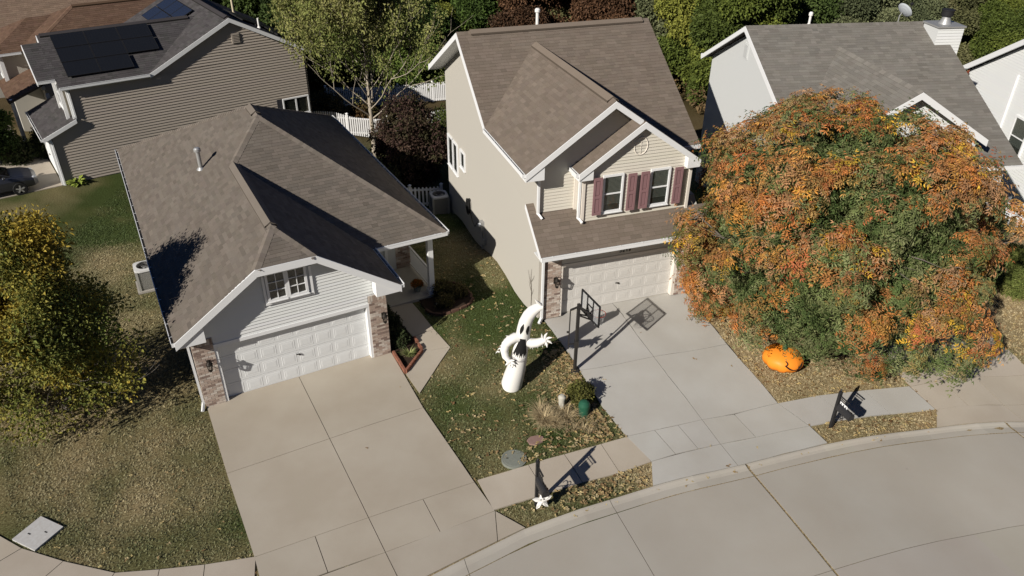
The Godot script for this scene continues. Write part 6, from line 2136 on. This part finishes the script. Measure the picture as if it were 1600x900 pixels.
	for i in 3200:
		var x := rr(-40, 52); var z := rr(-74, -49)
		if x < 3 and z > -54.5: continue
		if x > -22 and x < -12 and z > -70 and rng.randf() < .85: continue
		var n := noise_a.get_noise_2d(x * 2, z * 2)
		if n < -.1 and z > -55: continue
		xf.append(turn(on(x, z, rr(.1, 1.3)), rr(.8, 1.7)))
		var c := mix([Color(.05, .07, .02), Color(.11, .11, .035), Color(.14, .09, .045), Color(.17, .16, .07)], clampf(.5 + n + rr(-.3, .3), 0, 1)) * rr(.8, 1.2)
		c.a = 1
		cc.append(c)
	var ug := scatter(self, "undergrowth", wl, xf, cc, M.leaf, "stuff")
	ug.set_meta("label", "brambles and undergrowth on the floor of the wood")

func litter() -> void:
	# grass tufts over the lawns, then fallen leaves
	var mb := MB.new()
	for i in 9:
		var p := Vector3(rr(-.1, .1), 0, rr(-.1, .1))
		var az := rr(0, TAU)
		var d := Vector3(cos(az) * .9, .75, sin(az) * .9).normalized()
		var s := Vector3(-sin(az), 0, cos(az)) * rr(.012, .02)
		var l := rr(.025, .055)
		var g := rr(.85, 1.2)
		mb.tri(p - s, p + s, p + d * l, Color(g, g, g))
	var tuft := mb.mesh()
	var xf: Array = []; var cc: Array = []
	for i in 120000:
		var x := rr(-20, 21); var z := rr(-44, -11)
		if z < -32 and rng.randf() < .5: continue
		if absf(x) > 3.0 + absf(z) * .72: continue
		if is_paved(Vector2(x, z)): continue
		var w := F2.affine_inverse() * Vector3(x, 0, z)
		if w.z > curb(w.x) - .06: continue
		var k := rr(.7, 1.5)
		xf.append(turn(on(x, z, -.004), k))
		var c := lawn(x + rr(-.4, .4), z + rr(-.4, .4)) * rr(.8, 1.12)
		c.a = 1
		cc.append(c)
	var g := scatter(self, "grass", tuft, xf, cc, M.leaf, "stuff")
	g.set_meta("label", "patchy green and straw-coloured lawn grass")
	var lm := MB.new()
	for i in 3:
		leaf(lm, Vector3(rr(-.06, .06), .0, rr(-.06, .06)), Vector3(rr(-1, 1), rr(.0, .15), rr(-1, 1)).normalized(), Vector3.UP, rr(.05, .085), rr(.03, .05), rr(.8, 1.2), .12)
	var leafm := lm.mesh()
	xf = []; cc = []
	var dead := [Color(.20, .11, .05), Color(.40, .28, .14), Color(.56, .46, .27), Color(.64, .50, .22), Color(.34, .22, .11)]
	for i in 42000:
		var x := rr(-18, 20); var z := rr(-30, -11)
		var dn := .12
		if x < 4.2 and x > -2 and z > -22 and x > -1.2 - (z + 14) * .0: dn = .13 + .75 * smoothstep(-.2, 2.0, x)
		elif x > 4.2: dn = .8
		elif x < -5: dn = .03 + .08 * smoothstep(-17, -12, z)
		if rng.randf() > dn * (1.0 + 1.6 * noise_b.get_noise_2d(x * 6, z * 6)): continue
		var pav := is_paved(Vector2(x, z))
		if pav and rng.randf() > .004: continue
		var w := F2.affine_inverse() * Vector3(x, 0, z)
		if w.z > curb(w.x) - .05 and rng.randf() > .012: continue
		xf.append(turn(on(x, z, .048 if pav else .055), rr(.8, 1.5) if x > -2 else rr(.5, 1.0)))
		var c := mix(dead, rng.randf()) * rr(.8, 1.2)
		c.a = 1
		cc.append(c)
	for i in 650:
		var q := in_frame(F2, .12 - pow(rng.randf(), 2.0) * .9, rr(1.5, 5.6), .06) if i < 620 else in_frame(F2, rr(-3.5, 12), 0, .0)
		if i >= 620:
			var xx := rr(-3.3, 10.0)
			q = in_frame(F2, xx, curb(xx) + rr(.06, .32) * rr(.3, 1), .03)
		xf.append(turn(q, rr(.6, 1.2)))
		var c := mix(dead, rng.randf()) * rr(.8, 1.2)
		c.a = 1
		cc.append(c)
	var l := scatter(self, "fallen_leaves", leafm, xf, cc, M.leaf, "stuff")
	l.set_meta("label", "fallen tan and yellow leaves scattered over the lawns")

func materials() -> void:
	grain("fine", 512, .16, .93, 1.0, 11, 3, .01)
	grain("speck", 512, .22, .76, 1.0, 12, 3, .02, 1.3)
	grain("blotch", 512, .012, .965, 1.0, 13, 6, .01, 1.5)
	grain("stain", 512, .012, .955, 1.0, 14, 6, .01, 1.5)
	grain("soil", 512, .11, .60, 1.0, 15, 4, .05, 1.6)
	grain("wood", 256, .05, .7, 1.0, 16, 4, .05)
	mat("ground", Color(1.0, 1.0, 1.0), .95, "soil", .26, "blotch", .11, 0, .1)
	mat("road", Color(.405, .384, .338), .9, "fine", 1.1, "blotch", .045)
	mat("kerb", Color(.445, .424, .372), .9, "fine", 1.1, "blotch", .08)
	mat("drive_tan", Color(.43, .39, .322), .9, "fine", 1.1, "stain", .06)
	mat("pave_tan", Color(.455, .41, .34), .9, "fine", 1.1, "stain", .08)
	mat("drive_grey", Color(.455, .45, .42), .88, "fine", 1.1, "stain", .07)
	mat("concrete_grey", Color(.40, .385, .35), .9, "fine", .8, "stain", .2)
	mat("joint", Color(.05, .042, .032), .95)
	mat("mulch", Color(.05, .034, .024), .95, "soil", 3.0)
	mat("mortar", Color(.50, .46, .41), .95, "speck", 2.0)
	mat("brick", Color(1, 1, 1), .9, "speck", 3.0)
	mat("old_brick", Color(.13, .075, .055), .9, "speck", 3.0)
	mat("terracotta", Color(.30, .13, .085), .9, "speck", 3.0)
	mat("shingle", Color(1, 1, 1), .95, "speck", 2.2, "blotch", .15, 0, .15)
	mat("deck", Color(.07, .06, .052), .95)
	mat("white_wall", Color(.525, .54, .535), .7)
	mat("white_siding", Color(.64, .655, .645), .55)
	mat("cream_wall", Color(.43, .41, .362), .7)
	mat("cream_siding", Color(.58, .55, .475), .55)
	mat("cream_trim", Color(.66, .61, .54), .55)
	mat("cream_door", Color(.55, .535, .50), .5)
	mat("white_door", Color(.665, .68, .675), .5)
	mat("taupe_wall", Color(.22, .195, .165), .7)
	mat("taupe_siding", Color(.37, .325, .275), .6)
	mat("trim", Color(.70, .71, .71), .5)
	mat("shutter", Color(.235, .135, .14), .6)
	mat("dark_shutter", Color(.035, .035, .04), .55)
	mat("matte", Color(1, 1, 1), .9)
	mat("iron", Color(.03, .026, .022), .5, "", 1, "", 1, .4)
	mat("black_metal", Color(.02, .02, .021), .45)
	mat("box_black", Color(.024, .024, .026), .4, "", 1, "", 1, 0, .4)
	mat("dark_steel", Color(.055, .052, .05), .45, "speck", 2.0, "", 1, .3)
	mat("galvanised", Color(.42, .43, .43), .45, "stain", 1.5, "", 1, .5)
	mat("white_pipe", Color(.7, .69, .66), .5)
	mat("cream_pipe", Color(.55, .48, .34), .5)
	mat("dish", Color(.42, .45, .48), .5)
	mat("ac_case", Color(.30, .295, .27), .55)
	mat("ac_top", Color(.46, .46, .45), .5)
	mat("nylon", Color(.70, .69, .655), .6)
	mat("orange_nylon", Color(.80, .25, .025), .45)
	mat("black_cloth", Color(.012, .012, .012), .7)
	mat("grey_cloth", Color(.36, .35, .34), .7)
	mat("green_plastic", Color(.02, .085, .05), .4)
	mat("pale_plastic", Color(.40, .385, .33), .6)
	mat("rim_red", Color(.42, .05, .03), .45)
	mat("net", Color(.6, .6, .58), .8)
	mat("old_lid", Color(.20, .215, .185), .85, "stain", 1.5)
	mat("lid_grey", Color(.46, .46, .45), .8, "stain", 1.2)
	mat("pink_stone", Color(.26, .17, .145), .9, "stain", 1.4)
	mat("fence", Color(.78, .78, .77), .45)
	mat("flag_red", Color(.42, .05, .1), .7)
	mat("flag_blue", Color(.08, .14, .4), .7)
	mat("rubber", Color(.015, .015, .015), .8)
	mat("alloy", Color(.5, .5, .5), .35, "", 1, "", 1, .6)
	mat("bark", Color(.095, .075, .055), .95, "speck", 3.0)
	mat("grey_bark", Color(.19, .17, .145), .95, "speck", 3.0)
	mat("pale_bark", Color(.46, .41, .33), .9, "speck", 2.0)
	mat("car_paint", Color(.012, .014, .022), .3, "", 1, "", 1, .2, .5).clearcoat_enabled = true
	mat("car_glass", Color(.012, .013, .015), .08, "", 1, "", 1, 0, .5)
	mat("lamp_clear", Color(.6, .62, .64), .15, "", 1, "", 1, 0, .5)
	mat("solar", Color(.010, .011, .013), .28, "", 1, "", 1, 0, .4)
	mat("solar_blue", Color(.016, .022, .04), .15, "", 1, "", 1, 0, .5)
	var lf := mat("leaf", Color(1, 1, 1), .65, "", 1, "", 1, 0, .25)
	lf.backlight_enabled = true
	lf.backlight = Color(.6, .6, .6)
	lf.cull_mode = BaseMaterial3D.CULL_DISABLED
	var hl := mat("hosta_leaf", Color(.26, .32, .06), .6)
	hl.cull_mode = BaseMaterial3D.CULL_DISABLED
	var gl := mat("glass", Color(.02, .022, .022), .04, "", 1, "", 1, 0, .5)
	gl.transparency = BaseMaterial3D.TRANSPARENCY_ALPHA
	gl.albedo_color.a = .1
	var sg := mat("smoke_glass", Color(.5, .52, .54), .05, "", 1, "", 1, 0, .5)
	sg.transparency = BaseMaterial3D.TRANSPARENCY_ALPHA
	sg.albedo_color.a = .22

func _ready() -> void:
	rng.seed = 20241
	noise_a.seed = 5; noise_a.frequency = .045; noise_a.fractal_octaves = 3
	noise_b.seed = 9; noise_b.frequency = .09; noise_b.fractal_octaves = 3
	# camera: a drone some 16 m up, looking down at 32 degrees
	var cam := Camera3D.new()
	cam.name = "camera"
	var th := deg_to_rad(31.88105); var ro := deg_to_rad(.58461)
	var up := Vector3(0, cos(th), -sin(th)); var back := Vector3(0, sin(th), cos(th))
	cam.transform = Transform3D(Basis(Vector3.RIGHT * cos(ro) + up * sin(ro), Vector3.RIGHT * -sin(ro) + up * cos(ro), back), CAM)
	cam.fov = rad_to_deg(2.0 * atan(450.0 / 1208.99))
	cam.near = .1
	cam.far = 4000
	add_child(cam)
	cam.current = true
	var sun := DirectionalLight3D.new()
	sun.name = "sun"
	sun.light_energy = 1.55
	sun.light_color = Color(1.0, .972, .935)
	sun.light_angular_distance = .55
	sun.shadow_enabled = true
	add_child(sun)
	var az := deg_to_rad(39.6); var elv := deg_to_rad(29.4)
	sun.look_at_from_position(Vector3.ZERO, Vector3(sin(az) * cos(elv), -sin(elv), -cos(az) * cos(elv)), Vector3.UP)
	var env := Environment.new()
	env.background_mode = Environment.BG_SKY
	var sky := Sky.new()
	var ps := ProceduralSkyMaterial.new()
	ps.sky_top_color = Color(.30, .47, .76)
	ps.sky_horizon_color = Color(.66, .72, .80)
	ps.sky_curve = .12
	ps.ground_bottom_color = Color(.22, .20, .16)
	ps.ground_horizon_color = Color(.55, .56, .54)
	ps.sun_angle_max = 1.0
	sky.sky_material = ps
	env.sky = sky
	env.background_energy_multiplier = .19
	env.tonemap_mode = Environment.TONE_MAPPER_LINEAR
	env.tonemap_exposure = 1.25
	env.sdfgi_enabled = true
	env.ssao_enabled = true
	env.ssil_enabled = true
	var we := WorldEnvironment.new()
	we.name = "surroundings"
	we.environment = env
	add_child(we)
	materials()
	make_heights()
	street()
	make_ground()
	house1(); house2(); house0(); house3(); house4(); house5(); house6()
	beds()
	props()
	trees()
	litter()
